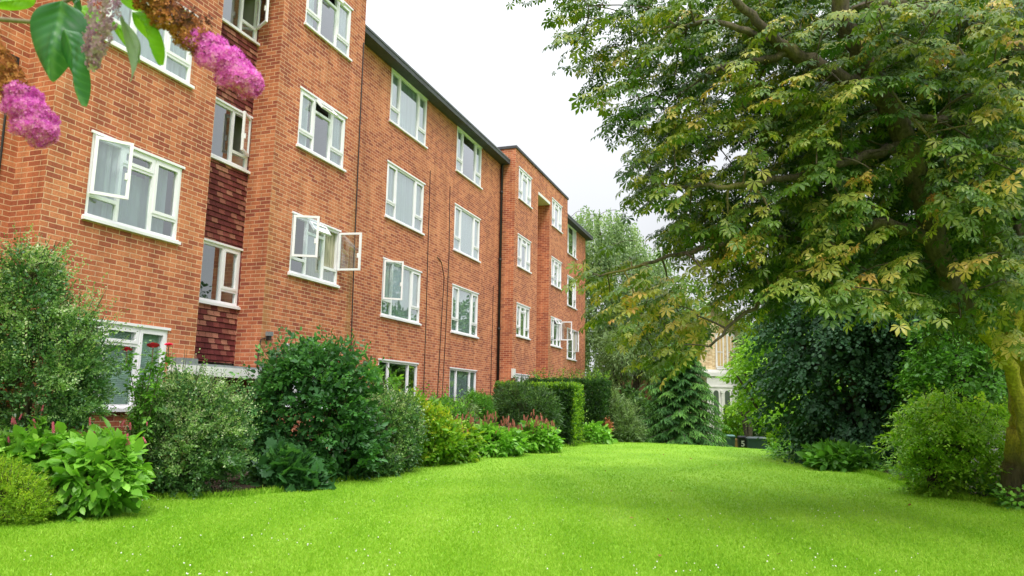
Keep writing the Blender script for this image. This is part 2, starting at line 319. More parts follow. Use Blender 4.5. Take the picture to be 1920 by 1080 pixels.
def sheet(name, pts, mat, dz=.012, sub=14):
    """a strip draped just over the lawn between two polylines"""
    A, B = (np.array(p, float) for p in pts); mb = MB(); t = np.linspace(0, 1, len(A)); k = np.linspace(0, 1, len(A)*6)
    A = np.stack([np.interp(k, t, A[:, i]) for i in (0, 1)], 1); B = np.stack([np.interp(k, t, B[:, i]) for i in (0, 1)], 1); q = np.linspace(0, 1, sub)
    for i in range(len(k)-1):
        for j in range(sub-1):
            P = [A[i]*(1-q[j])+B[i]*q[j], A[i+1]*(1-q[j])+B[i+1]*q[j], A[i+1]*(1-q[j+1])+B[i+1]*q[j+1], A[i]*(1-q[j+1])+B[i]*q[j+1]]
            mb.poly([(p[0], p[1], float(ground_z(p[0], p[1]))+dz) for p in P])
    return setp(mb.build(name, mat), kind='structure')
def gp(x, y): return on_ground(x, y)[:2]
EDGE = [gp(-250, 1040), gp(0, 985), gp(100, 958), gp(270, 933), gp(430, 930), gp(560, 916), gp(700, 888), gp(890, 858), gp(1000, 841), gp(1085, 836), gp(1140, 829), gp(1205, 825)]
WALLS = [(-9.9, p[1]) for p in EDGE[:-1]]+[(-9.9, 34.)]
sheet('flower_bed_soil', (EDGE, WALLS), SOIL)
REDGE = [gp(1450, 848), gp(1540, 873), gp(1640, 891), gp(1700, 910), gp(1745, 928), gp(1900, 950), gp(2100, 985)]
sheet('woodland_soil', (REDGE, [(p[0]+9, p[1]+7) for p in REDGE]), SOIL, dz=.014)

def in_poly(x, y, poly):
    poly = np.array(poly, float); ins = np.zeros(len(x), bool); j = len(poly)-1
    for i in range(len(poly)):
        xi, yi = poly[i]; xj, yj = poly[j]
        c = ((yi > y) != (yj > y)) & (x < (xj-xi)*(y-yi)/(yj-yi+1e-12)+xi); ins ^= c; j = i
    return ins
LAWN_POLY = [tuple(p) for p in EDGE]+[tuple(gp(1330, 835)), tuple(gp(1440, 843))]+[tuple(p) for p in REDGE]+[(8, 2), (2, 1), (-9, 1)]
GRASSM = leaf('grass_blades', [(0, (.14, .35, .014)), (.45, (.27, .50, .026)), (.8, (.39, .60, .075)), (1, (.54, .62, .24))], .6, .35, (1.1, 1.1, .6), .25)
def grass():
    n = 640000; d = 4.5/(1-rng.rand(n)*(1-4.5/30)); a = (rng.rand(n)-.5)*1.5
    x = -_f[0]*0+d*(_f[0]/math.cos(PIT))+d*a*_r0[0]; y = d*(_f[1]/math.cos(PIT))+d*a*_r0[1]
    k = in_poly(x, y, LAWN_POLY); x, y, d = x[k], y[k], d[k]; n = len(x); P = np.stack([x, y, ground_z(x, y)], 1)
    X = nrm(np.stack([rng.normal(0, .55, n), rng.normal(0, .55, n), np.full(n, .8)], 1)); s = (.013+.021*rng.rand(n))*(1+.03*d)
    patch = .5+.5*np.sin(x*1.7+np.sin(y*.9)*2)*np.sin(y*1.3+x*.6)
    V = (np.array([(0, .13, 0), (0, -.13, 0), (1, 0, 0)], float), np.array([(0, 1, 2)], np.int32))
    setp(scatter('lawn_grass', P, X, rdir(n), s, np.clip(.22*patch+.08*np.sin((x*.93+y*.34)*2*math.pi/1.1+.8*np.sin(y*.4))+.5*rng.rand(n)+.12, 0, 1), V, GRASSM), 'short bright green mown grass covering the lawn', 'grass', kind='stuff')
    CL = plain('clover_white', (.8, .8, .74), .8)
    n = 800; d = 4.8/(1-rng.rand(n)*(1-4.8/19)); a = (rng.rand(n)-.5)*1.45
    x = d*(_f[0]/math.cos(PIT))+d*a*_r0[0]; y = d*(_f[1]/math.cos(PIT))+d*a*_r0[1]
    cl = np.sin(x*2.1+1.3*np.sin(y*1.1))*np.sin(y*1.9+x*.4)+.6*rng.rand(n)
    k = in_poly(x, y, LAWN_POLY) & (cl > .12) & (x < 1.5); x, y = x[k], y[k]; n = len(x)
    O = (np.array([(1, 0, 0), (-1, 0, 0), (0, 1, 0), (0, -1, 0), (0, 0, 1), (0, 0, -1)], float)*.5, np.array([(0,2,4),(2,1,4),(1,3,4),(3,0,4),(2,0,5),(1,2,5),(3,1,5),(0,3,5)], np.int32))
    setp(scatter('clover_flowers', np.stack([x, y, ground_z(x, y)+.035], 1), rdir(n), rdir(n), .009+.009*rng.rand(n), rng.rand(n), O, CL), 'scattered small white clover flower heads in the lawn', 'clover', kind='stuff')
grass()
def bed_edges():
    P = []
    for E_ in (EDGE[1:], REDGE[:-1]):
        A = np.array(E_); k = rng.randint(0, len(A)-1, 9000); t = rng.rand(9000)[:, None]; P.append(A[k]*(1-t)+A[k+1]*t+rng.normal(size=(9000, 2))*.07)
    P = np.concatenate(P); P = np.concatenate([P, ground_z(P[:, 0], P[:, 1])[:, None]], 1); n = len(P); V = (np.array([(0, .06, 0), (0, -.06, 0), (.6, .03, .03), (1, 0, -.05)], float), np.array([(0, 1, 2), (1, 3, 2)], np.int32))
    setp(scatter('edge_grass', P, np.stack([rng.normal(0, .5, n), rng.normal(0, .5, n), np.full(n, .9)], 1), rdir(n), .05+.07*rng.rand(n), rng.rand(n)*.75, V, GRASSM), 'longer untrimmed grass along the edges of the beds', 'grass', kind='stuff')
    DL = leaf('dead_leaf', [(0, (.16, .06, .02)), (1, (.36, .20, .07))], .8, .1)
    n = 46; q = np.stack([-6+9.5*rng.rand(n), 6+17*rng.rand(n)], 1); k = in_poly(q[:, 0], q[:, 1], LAWN_POLY) & (rng.rand(n) < np.clip((q[:, 0]+7)/9, .1, 1)); q = q[k]; n = len(q)
    setp(scatter('fallen_leaves', np.stack([q[:, 0], q[:, 1], ground_z(q[:, 0], q[:, 1])+.03], 1), rdir(n)*np.array([1, 1, .2]), ZV0+rng.normal(size=(n, 3))*.4, .045+.035*rng.rand(n), rng.rand(n), OVATE, DL), 'a few fallen brown leaves lying on the lawn', 'leaves', kind='stuff')
ZV0 = np.array([0, 0, 1.])
bed_edges()

# ------------------------------------------------------------------ apartment building
Z0 = 1.35                                             # measured heights are from the eye
SM = [.88+2.65*k for k in range(4)]                    # sills of the wide windows
ST = [1.16+2.65*k for k in range(4)]                   # sills of the tower windows
SR = [None, 1.69+Z0, 4.36+Z0, 7.03+Z0]                 # sills in the stair recess
blk = empty('apartment_building', (-9.5, 20, 0), 'four storey orange brick apartment block with white framed windows along the lawn', 'apartment building')
def wall(name, axis, c, a0, a1, z0, z1, holes=(), mat=BRICK, depth=.10, flip=False):
    """brick face on x=c (axis 'x', spans y) or y=c (axis 'y', spans x), with window openings and their reveals"""
    mb = MB(); us = sorted({a0, a1, *[h[0] for h in holes], *[h[1] for h in holes]}); zs = sorted({z0, z1, *[h[2] for h in holes], *[h[3] for h in holes]})
    def pt(u, z, d=0): return (c-d, u, z) if axis == 'x' else (u, c+d, z)
    for i in range(len(us)-1):
        for j in range(len(zs)-1):
            um, zm = (us[i]+us[i+1])/2, (zs[j]+zs[j+1])/2
            if any(h[0] < um < h[1] and h[2] < zm < h[3] for h in holes): continue
            q = [(us[i], zs[j]), (us[i+1], zs[j]), (us[i+1], zs[j+1]), (us[i], zs[j+1])]
            mb.poly([pt(*p) for p in q], 0, q)
    for h in holes:
        u0, u1, b, t = h
        mb.poly([pt(u0, b), pt(u0, t), pt(u0, t, depth), pt(u0, b, depth)], 0, [(0, b), (0, t), (depth, t), (depth, b)])
        mb.poly([pt(u1, b), pt(u1, b, depth), pt(u1, t, depth), pt(u1, t)], 0, [(0, b), (depth, b), (depth, t), (0, t)])
        mb.poly([pt(u0, t), pt(u1, t), pt(u1, t, depth), pt(u0, t, depth)], 0, [(u0, 0), (u1, 0), (u1, depth), (u0, depth)])
        mb.poly([pt(u0, b), pt(u0, b, depth), pt(u1, b, depth), pt(u1, b)], 0, [(u0, 0), (u0, depth), (u1, depth), (u1, 0)])
    return mb.build(name, mat, blk)
WIN = {'main': ([.56, 1.13, .55], [('t', .37), None, ('t', .37)]), 'tower': ([.54, .62, .56], [('t', .36), ('T', .30), ('t', .36)]),
       'plain': ([.56, 1.13, .55], [None, None, None]), 'stair': ([.62, .52], [None, ('t', .34)])}
def curtain(y0, y1, z0, z1, x, mat, parent, fold=.11, amp=.03, name='curtain'):
    n = max(8, int((y1-y0)/fold*5)); t = np.linspace(0, 1, n); y = y0+(y1-y0)*t; dx = amp*np.sin(t*(y1-y0)/fold*6.28+rng.rand()*6)+.012*rng.normal(size=n)
    mb = MB()
    for i in range(n-1): mb.poly([(x+dx[i], y[i], z0), (x+dx[i+1], y[i+1], z0), (x+dx[i+1], y[i+1], z1), (x+dx[i], y[i], z1)])
    return mb.build(name, mat, parent, smooth=True)
def sash(c, hinge, y0, y1, z0, z1, ang, win, name='sash'):
    """an opened casement: hinge 'l' or 'r' (vertical axis) or 't' (top hung); ang in degrees outward"""
    a = math.radians(ang); w_, h_ = y1-y0, z1-z0; fw, ft = .045, .045; mb = MB()
    if hinge == 't': o = np.array([c, y0, z1]); U = np.array([0, 1., 0]); V = np.array([math.sin(a), 0, -math.cos(a)])
    elif hinge == 'l': o = np.array([c, y0, z1]); U = np.array([math.sin(a), math.cos(a), 0]); V = np.array([0, 0, -1.])
    else: o = np.array([c, y1, z1]); U = np.array([math.sin(a), -math.cos(a), 0]); V = np.array([0, 0, -1.])
    W = np.cross(U, V)
    def bar(u0, u1, v0, v1, t=ft, mat=0): mb.obox(o+U*(u0+u1)/2+V*(v0+v1)/2, U, V, W, (u1-u0)/2, (v1-v0)/2, t/2, mat)
    bar(0, w_, 0, fw); bar(0, w_, h_-fw, h_); bar(0, fw, fw, h_-fw); bar(w_-fw, w_, fw, h_-fw); bar(fw, w_-fw, fw, h_-fw, .012, 1)
    bar(w_-fw-.03, w_-fw, h_*.55, h_*.55+.1, .08)                                  # handle
    return mb.build(name, [UPVC, GLASS], win)
def window(kind, c, y0, z0, h, wid=None, opens=(), inside=None, scale=1):
    cols, tr = WIN[kind]; tot = sum(cols); wid = wid or tot; cols = [q*wid/tot for q in cols]; y1 = y0+wid; z1 = z0+h
    xf, xb = c-.012, c-.078; fr = .055; mb = MB(); gl = MB(); gx = c-.05
    mb.box(xb, xf, y0+.003, y1-.003, z0+.003, z0+fr); mb.box(xb, xf, y0+.003, y1-.003, z1-fr, z1-.003); mb.box(xb, xf, y0+.003, y0+fr, z0+fr, z1-fr); mb.box(xb, xf, y1-fr, y1-.003, z0+fr, z1-fr)
    ed = np.cumsum([0]+cols)+y0
    for e in ed[1:-1]: mb.box(xb, xf+.002, e-fr/2, e+fr/2, z0+fr, z1-fr)
    win = mb.build('window', UPVC, blk); 
    for i, t in enumerate(tr):
        a, b = (ed[i]+fr if i == 0 else ed[i]+fr/2), (ed[i+1]-fr if i == len(cols)-1 else ed[i+1]-fr/2); parts = [(z0+fr, z1-fr)]
        if t:
            zt = z0+t[1]*h/1.35 if t[0] == 't' else z1-t[1]*h/1.3
            m2 = MB(); m2.box(xb+.002, xf+.001, a, b, zt-.028, zt+.028); m2.build('transom', UPVC, win); parts = [(z0+fr, zt-.028), (zt+.028, z1-fr)]
        for j, (p, q) in enumerate(parts):
            casement = t and ((t[0] == 't' and j == 1) or (t[0] == 'T' and j == 1))
            op = [o_ for o_ in opens if o_[0] == i and (o_[3] if len(o_) > 3 else len(parts)-1) == j]
            if op: sash(xf+.025, op[0][1], a-.02, b+.02, p-.02, q+.02, op[0][2], win); continue
            if casement:                                                             # a closed sash set in the frame
                s2 = MB(); f2 = .038; x2 = xf+.012
                s2.box(xb+.02, x2, a-.012, b+.012, p-.012, p+f2); s2.box(xb+.02, x2, a-.012, b+.012, q-f2, q+.012); s2.box(xb+.02, x2, a-.012, a+f2, p+f2, q-f2); s2.box(xb+.02, x2, b-f2, b+.012, p+f2, q-f2)
                s2.build('sash', UPVC, win); a2, b2, p2, q2 = a+f2, b-f2, p+f2, q-f2
            else: a2, b2, p2, q2 = a, b, p, q
            gl.box(gx-.006, gx+.006, a2, b2, p2, q2)
    gl.build('pane', GLASS, win)
    s3 = MB(); s3.box(xb, c+.055, y0-.045, y1+.045, z0-.05, z0-.002); s3.box(xf, c+.02, y0-.03, y1+.03, z0-.002, z0+.02); s3.build('sill', UPVC, win, bevel=.006)
    s4 = MB(); s4.box(xf-.02, c+.022, y0-.03, y1+.03, z1-.004, z1+.035); s4.build('head_trim', UPVC, win)
    xi = c-.10
    if inside == 'net': curtain(y0-.05, y1+.05, z0-.02, z1+.03, xi, NET, win, .13, .02, 'net_curtain')
    elif inside == 'sides':
        curtain(y0-.05, y0+wid*.33, z0-.1, z1+.05, xi, GREYC, win); curtain(y1-wid*.36, y1-.12*wid, z0-.1, z1+.05, xi-.03, GREYC, win); curtain(y0+wid*.3, y0+wid*.66, z0-.1, z0+h*.72, xi-.05, GREYC, win, .12, .015, 'net_curtain')
    elif inside == 'cream': curtain(y0+wid*.42, y1+.05, z0-.1, z1+.05, xi, CREAM, win); curtain(y0-.05, y0+wid*.12, z0-.1, z1+.05, xi, CREAM, win)
    elif inside == 'netsides': curtain(y0-.05, y0+wid*.22, z0-.1, z1+.05, xi, NET, win); curtain(y1-wid*.24, y1+.05, z0-.1, z1+.05, xi, NET, win)
    elif inside == 'blind':
        b2 = MB(); zz = z0
        while zz < z1: b2.obox((xi, (y0+y1)/2, zz), (.55, 0, -.83), (0, 1, 0), (.83, 0, .55), .016, wid/2+.02, .0015); zz += .027
        b2.build('blind', BLIND, win)
    return win

tops_m, tops_t = 1.49, 1.215
LY0, LY1 = 7.49, 9.2; MY0, MY1 = 12.16, 13.89
P2A0, P2A1 = 26.0, 27.6; P2B0, P2B1 = 30.55, 32.2
A0, A1, B0, B1, R0, R1 = 16.87, 19.11, 21.35, 23.57, 35.05, 37.12
def hl(y0, y1, S, h): return [(y0, y1, s, s+h) for s in S]
BOT, TOPT, EAVE = -1.8, 9.6+Z0, 8.97+Z0
# main wall stretches, tower faces, returns
wall('wall', 'x', MAIN, -9, 6.85, BOT, EAVE+.1)
wall('wall', 'x', FRONT, 6.85, 9.8, BOT, TOPT, hl(LY0, LY1, ST, tops_t))
wall('wall', 'x', FRONT, 11.45, 14.5, BOT, TOPT, hl(MY0, MY1, ST, tops_t))
wall('wall', 'x', MAIN, 14.5, 25.6, BOT, EAVE+.1, hl(A0, A1, SM, tops_m-.0)+hl(B0, B1, SM, tops_m))
wall('wall', 'x', FRONT, 25.6, 28.5, BOT, TOPT, hl(P2A0, P2A1, ST, tops_t))
wall('wall', 'x', FRONT, 30.2, 33.2, BOT, TOPT, hl(P2B0, P2B1, ST, tops_t))
wall('wall', 'x', MAIN, 33.2, 39.1, BOT, EAVE+.1, hl(R0, R1, SM, tops_m))
for y in (6.85, 11.45, 25.6, 30.2): wall('wall', 'y', y, MAIN-.0, FRONT, BOT, TOPT)           # returns that face the camera side
for y in (9.8, 14.5, 28.5, 33.2): wall('wall', 'y', y, MAIN, FRONT, BOT, TOPT)
for ya, yb in ((9.8, 11.45), (28.5, 30.2)):                                                    # brick bridging the recess at the top
    wall('wall', 'x', FRONT, ya, yb, 8.68+Z0, TOPT); m_ = MB(); m_.box(MAIN+.01, FRONT+.03, ya+.004, yb-.004, 8.56+Z0, 8.68+Z0); m_.build('lintel_slab', WHITE, blk)
wall('wall', 'y', 39.1, -19, MAIN, BOT, EAVE+.1); wall('wall', 'x', -19, -9, 39.1, BOT, EAVE+.1); wall('wall', 'y', -9, -19, MAIN, BOT, EAVE+.1)
for ya, yb in ((6.85, 14.5), (25.6, 33.2)):                                                    # tower heads above the main roof
    for y in (ya, yb): wall('wall', 'y', y, -14, MAIN, EAVE+.1, TOPT)
    m_ = MB(); m_.box(-14.04, FRONT+.045, ya-.045, yb+.045, TOPT, TOPT+.10); m_.build('coping', COPING, blk)
# stair recess: windows, hung tiles, porch
rh = [(10.38, 11.42, s, s+1.09) for s in SR[1:]]
tm = MB()
wall('tile_panel', 'x', MAIN, 9.8, 11.45, .62+Z0, 8.6+Z0, rh, TILE)
for zz in np.arange(.66+Z0, 8.5+Z0, .1):                                                       # lapped lower edges of the tile courses
    spans = [(9.82, 11.43)]
    if any(h[2]-.05 < zz < h[3]+.03 for h in rh): spans = [(9.82, 10.33)]
    for a, b in spans: tm.box(MAIN+.003, MAIN+.016, a, b, zz, zz+.022)
tm.build('tile_lap', TILE, blk)
wall('wall', 'x', MAIN, 28.5, 30.2, BOT, 8.6+Z0)
pb = MB(); pb.box(-11.6, -11.55, 9.8, 11.45, BOT, .35+Z0); pb.box(-11.55, MAIN, 9.75, 9.8, BOT, .35+Z0); pb.box(-11.55, MAIN, 11.452, 11.5, BOT, .35+Z0); pb.build('porch_wall', BRICK, blk)
dm = MB(); dm.box(-11.55, -11.5, 10.1, 11.1, -.3, 1.65); dm.box(-11.5, -11.48, 10.2, 10.6, .5, 1.5); dm.build('door', DOORM, blk)
cp = MB(); cp.box(-11.55, -8.72, 9.25, 12.0, .33+Z0, .49+Z0); cp.build('porch_canopy', WHITE, blk, bevel=.01)
cp = MB(); cp.box(-9.56, -8.75, 9.28, 9.62, .492+Z0, .60+Z0); cp.box(MAIN+.01, -8.76, 9.81, 11.44, .492+Z0, .53+Z0); cp.box(-9., -8.76, 11.46, 11.98, .492+Z0, .60+Z0); cp.build('lead_flashing', LEAD, blk)
# eaves and roof
for ya, yb in ((-9.3, 6.84), (14.51, 25.59), (33.21, 39.45)):
    e = MB(); e.box(-19.3, -9.22, ya, yb, EAVE, EAVE+.13); e.build('eave', SOFFIT, blk)
    e = MB(); e.box(-19.3, -9.205, ya, yb, EAVE+.13, EAVE+.185); e.build('gutter_strip', FASCIA, blk)
rf = MB(); rf.box(-19, MAIN-.02, -8.99, 39.08, EAVE+.05, EAVE+.1); rf.build('roof', ROOFM, blk)
# rooms: floors and partitions behind the glass
fl = MB()
for k in range(5): fl.box(-18.9, MAIN-.13, -8.9, 39.0, 2.65*k-.17, 2.65*k-.0)
for y in (6.95, 14.4, 25.7, 33.1):
    pass
fl.build('floor_slab', ROOMF, blk)
pw = MB(); pw.box(-13.6, -13.5, -8.9, 39, -.2, 10.3)
for y in (6.9, 9.9, 11.5, 14.45, 20.2, 25.7, 28.6, 30.15, 33.15): pw.box(-13.5, MAIN-.12, y-.05, y+.05, -.2, 10.3)
pw.build('room_wall', ROOM, blk)
# windows
ins_t = {('L', 0): 'blind', ('L', 1): 'sides', ('L', 2): 'net', ('L', 3): 'net', ('M', 0): 'sides', ('M', 1): 'cream', ('M', 2): 'netsides', ('M', 3): 'netsides'}
op_t = {('L', 1): [(0, 'l', 32)], ('M', 1): [(0, 'l', 62), (1, 't', 35), (2, 'r', 100)], ('M', 2): [(1, 't', 40)], ('M', 3): [(1, 't', 40)]}
for k in range(4):
    window('tower', FRONT, LY0, ST[k], tops_t, LY1-LY0, op_t.get(('L', k), ()), ins_t['L', k])
    window('tower', FRONT, MY0, ST[k], tops_t, MY1-MY0, op_t.get(('M', k), ()), ins_t['M', k])
    window('main' if k else 'plain', MAIN, A0, SM[k], tops_m, A1-A0, [(0, 'l', 50)] if k == 1 else (), [None, 'net', 'net', 'net'][k])
    window('main' if k else 'plain', MAIN, B0, SM[k], tops_m, B1-B0, (), ['net', 'net', 'net', 'netsides'][k])
    window('tower', FRONT, P2A0, ST[k], tops_t, P2A1-P2A0, (), ['net', 'cream', 'netsides', 'net'][k])
    window('tower', FRONT, P2B0, ST[k], tops_t, P2B1-P2B0, [(2, 'r', 95), (1, 't', 30)] if k == 1 else (), 'netsides')
    window('main', MAIN, R0, SM[k], tops_m, R1-R0, [(2, 'r', 30)] if k == 1 else (), ['net', 'cream', None, 'netsides'][k])
for k in (1, 2, 3): window('stair', MAIN, 10.38, SR[k], 1.09, 1.04, {2: [(1, 'r', 24)], 3: [(1, 'r', 62)]}.get(k, ()), None)
# pipes, cables, lights
dp = MB(); dp.tube([(-9.5, 25.48, BOT), (-9.5, 25.48, 8.9+Z0), (-9.4, 25.48, 9.0+Z0)], .05, 8)
for zz in (.4, 2.6, 5.2, 7.8): dp.tube([(-9.5, 25.48, zz+Z0), (-9.5, 25.48, zz+.1+Z0)], .064, 8)
dp.build('downpipe', BLACKP, blk, smooth=True)
def cable(pts, r=.011): c = MB(); c.tube(pts, r, 5); c.build('cable', BLACKP, blk)
def onmain(x, y, D=MAIN+.015): v = ray(x, y); return v*(D/v[0])+np.array([0, 0, EYE])
cable([onmain(x, y) for x, y in ((807, 320), (803, 450), (799, 600), (794, 745))])
cable([onmain(x, y) for x, y in ((820, 482), (828, 492), (833, 520), (828, 600), (820, 745))])
cable([onmain(x, y) for x, y in ((844, 350), (842, 480), (836, 620), (829, 745))])
cable([onmain(x, y) for x, y in ((925, 535), (924, 600), (921, 690), (920, 745))])
cable([onmain(x, y, FRONT+.015) for x, y in ((682, 80), (672, 300), (664, 480), (658, 660))], .014)
cable([(MAIN+.02, 6.6, 5.75), (MAIN+.02, 6.62, 4.5), (MAIN+.02, 6.62, 3.2), (MAIN+.02, 6.6, 1.5)], .016)
jb = MB(); jb.box(MAIN, MAIN+.06, 6.55, 6.68, 5.7, 5.85); jb.tube([(MAIN+.03, 6.6, 5.75), (MAIN+.06, 6.45, 5.6), (MAIN+.03, 6.3, 5.62)], .012, 5); jb.build('junction_box', BLACKP, blk)
sl_ = MB(); q = onmain(505, 628, FRONT+.05); sl_.box(q[0]-.05, q[0]+.05, q[1]-.05, q[1]+.05, q[2]-.02, q[2]+.06, 0); sl_.box(q[0]-.04, q[0]+.03, q[1]-.035, q[1]+.035, q[2]-.1, q[2]-.02, 1)
sl_.tube([q+(-.03, -.05, -.06), q+(-.03, -.2, -.1), q+(-.03, -.24, -.3), q+(-.03, -.26, -.75)], .01, 5, 1); sl_.build('security_light', [LEAD, BLACKP], blk)
al = MB(); q = onmain(962, 700, FRONT+.03); al.box(q[0]-.03, q[0]+.06, q[1]-.12, q[1]+.12, q[2]-.17, q[2]+.17); al.build('alarm_box', WHITE, blk, bevel=.015)
pl = MB(); pl.box(FRONT, FRONT+.02, 11.3, 12.1, BOT, .36); pl.box(MAIN, FRONT+.02, 11.40, 11.448, BOT, .36); pl.build('plinth', RENDERC, blk)

# ------------------------------------------------------------------ far buildings and walls
def frame_at(px, py, d, yaw=0.):
    o = at(px, py, d); a = math.atan2(_r0[1], _r0[0])+yaw
    return o, np.array([math.cos(a), math.sin(a), 0]), np.array([-math.sin(a), math.cos(a), 0])
ZV = np.array([0, 0, 1.])
def villa():
    o, ax, ay = frame_at(1368, 760, 46, .25); o = o*np.array([1, 1, 0])+np.array([0, 0, -1.3]); K = 46/1387.
    root = empty('villa', o, 'cream brick villa with white arched bay and grey gable behind the conifer', 'house')
    def P(u, v, z): return o+ax*u+ay*v+ZV*z
    def bx(mb, u0, u1, v0, v1, z0, z1, mat=0): mb.obox(P((u0+u1)/2, (v0+v1)/2, (z0+z1)/2), ax, ay, ZV, abs(u1-u0)/2, abs(v1-v0)/2, abs(z1-z0)/2, mat)
    zc = 4.75; ze = 7.3
    m = MB()
    for u0, u1, v0 in ((-4.2, 1.15, 0.),):
        q = [(u0, 0), (u1, 0), (u1, ze), ((u0+u1)/2, ze+1.9), (u0, ze)]
        m.poly([P(u, v0, z) for u, z in q], 0, [(u, z) for u, z in q]); m.poly([P(u, 8, z) for u, z in q][::-1], 0, [(u, z) for u, z in q])
        m.poly([P(u1, 0, 0), P(u1, 8, 0), P(u1, 8, ze), P(u1, 0, ze)], 0, [(0, 0), (8, 0), (8, ze), (0, ze)]); m.poly([P(u0, 8, 0), P(u0, 0, 0), P(u0, 0, ze), P(u0, 8, ze)], 0, [(0, 0), (8, 0), (8, ze), (0, ze)])
    m.build('wall', YELLOW_BRICK, root)
    r = MB(); um = -1.525
    for sg, ue in ((1, 1.55), (-1, -4.6)):
        d = nrm(ax*(ue-um)-ZV*1.98*abs(ue-um)/2.67); nn = np.cross(ay, d)*sg; Ln = abs(ue-um)*1.26
        r.obox(P(um, 3.8, ze+1.98)+d*Ln/2, d, ay, nrm(np.cross(d, ay)), Ln/2, 4.4, .06)
    r.build('roof', SLATE, root)
    b = MB()
    for sg, ue in ((1, 1.6), (-1, -4.65)):
        d = nrm(ax*(ue-um)-ZV*1.98*abs(ue-um)/2.67); Ln = abs(ue-um)*1.26
        b.obox(P(um, -.62, ze+1.92)+d*Ln/2, d, ay, nrm(np.cross(d, ay)), Ln/2, .03, .13)
    b.build('bargeboard', WHITE, root)
    t = MB(); bx(t, -4.25, 1.2, -.12, -.003, zc-.1, zc+.12); bx(t, .9, 1.17, -.05, -.003, zc+.13, ze); bx(t, -.9, .42, -.14, -.003, zc+.14, zc+.24)
    t.build('cornice', WHITE, root)
    for u in (-.62, .14, -2.6):                                              # upper windows: white surround and sash
        f = MB(); bx(f, u-.28, u+.28, -.08, -.003, zc+.26, ze-.15); f2 = f.build('window', WHITE, root); g = MB(); bx(g, u-.18, u+.18, -.10, -.083, zc+.36, ze-.3); g.build('pane', CREAMP, f2)
        g = MB(); bx(g, u-.02, u+.02, -.115, -.102, zc+.36, ze-.3); bx(g, u-.18, u+.18, -.12, -.117, zc+1.2, zc+1.25); g.build('glazing_bar', WHITE, f2)
    bay = MB(); bx(bay, -2.2, .95, -1.2, -.003, 0, zc-.35); bx(bay, -2.3, 1.05, -1.3, -.002, zc-.34, zc-.12); bx(bay, -2.25, 1.0, -1.25, -.003, zc-1.0, zc-.92); bay = bay.build('bay', WHITE, root, bevel=.03)
    for u in (-1.6, -.85, .02, .62):                                         # arched lights between columns
        g = MB(); n = 10; w2 = .17 if u < .5 else .1; zt = zc-1.35
        pts = [P(u-w2, -1.215, .9), P(u+w2, -1.215, .9)]+[P(u+w2*math.cos(k*math.pi/n), -1.215, zt+w2*math.sin(k*math.pi/n)) for k in range(n+1)]
        g.poly(pts); g.build('arched_light', DARKGL, bay)
        c = MB(); c.tube([P(u+.36, -1.26, .7), P(u+.36, -1.26, zt)], .07, 8); bx(c, u+.26, u+.46, -1.36, -1.16, zt+.002, zt+.16); c.build('column', WHITE, bay)
    ch = MB(); bx(ch, -2.0, -1.2, 3, 3.7, ze+1.2, ze+3.2); ch.build('chimney', YELLOW_BRICK, root)
SLATE = plain('slate', (.16, .165, .18), .6, var=.2); CREAMP = plain('cream_blind', (.6, .42, .2), .5); DARKGL = plain('dark_panes', (.09, .12, .09), .15, spec=.8)
villa()
def outbuilding():
    o, ax, ay = frame_at(1207, 752, 41, .1); o = np.array([o[0], o[1], -1.4])
    root = empty('garage', o, 'brown brick garage wall behind the willow and dark shrubs', 'outbuilding')
    m = MB(); u0, u1, z = -1.9, 2.3, 4.3
    for a, b, va, vb in ((u0, u1, 0, 0), (u1, u1, 0, 5), (u1, u0, 5, 5), (u0, u0, 5, 0)):
        L_ = abs(b-a)+abs(vb-va); m.poly([o+ax*a+ay*va, o+ax*b+ay*vb, o+ax*b+ay*vb+ZV*z, o+ax*a+ay*va+ZV*z], 0, [(0, 0), (L_, 0), (L_, z), (0, z)])
    m.build('wall', BROWN_BRICK, root)
    r = MB(); r.obox(o+ax*(u0+u1)/2+ay*2.5+ZV*(z+.08), ax, ay, ZV, (u1-u0)/2+.2, 2.7, .08); r.build('roof', ROOFM, root)
    r = MB(); r.obox(o+ax*(u0+u1)/2-ay*.05+ZV*1.62, ax, ay, ZV, (u1-u0)/2+.02, .04, .06); r.build('plinth_course', COPING, root)
outbuilding()
def garden_wall():
    a, b = at(1690, 832, 19.5), at(2010, 872, 16.5); a[2] = b[2] = 0; d = nrm(b-a); n_ = np.array([-d[1], d[0], 0]); L_ = np.linalg.norm(b-a)
    root = empty('garden_wall', a, 'low white painted garden wall glimpsed through the pale green shrub', 'garden wall')
    m = MB(); m.obox((a+b)/2+ZV*.35, d, n_, ZV, L_/2, .11, .45); m.build('wall', WHITE, root)
    m = MB(); m.obox((a+b)/2+ZV*.83, d, n_, ZV, L_/2+.03, .15, .03); m.build('coping', RENDERC, root)
garden_wall()

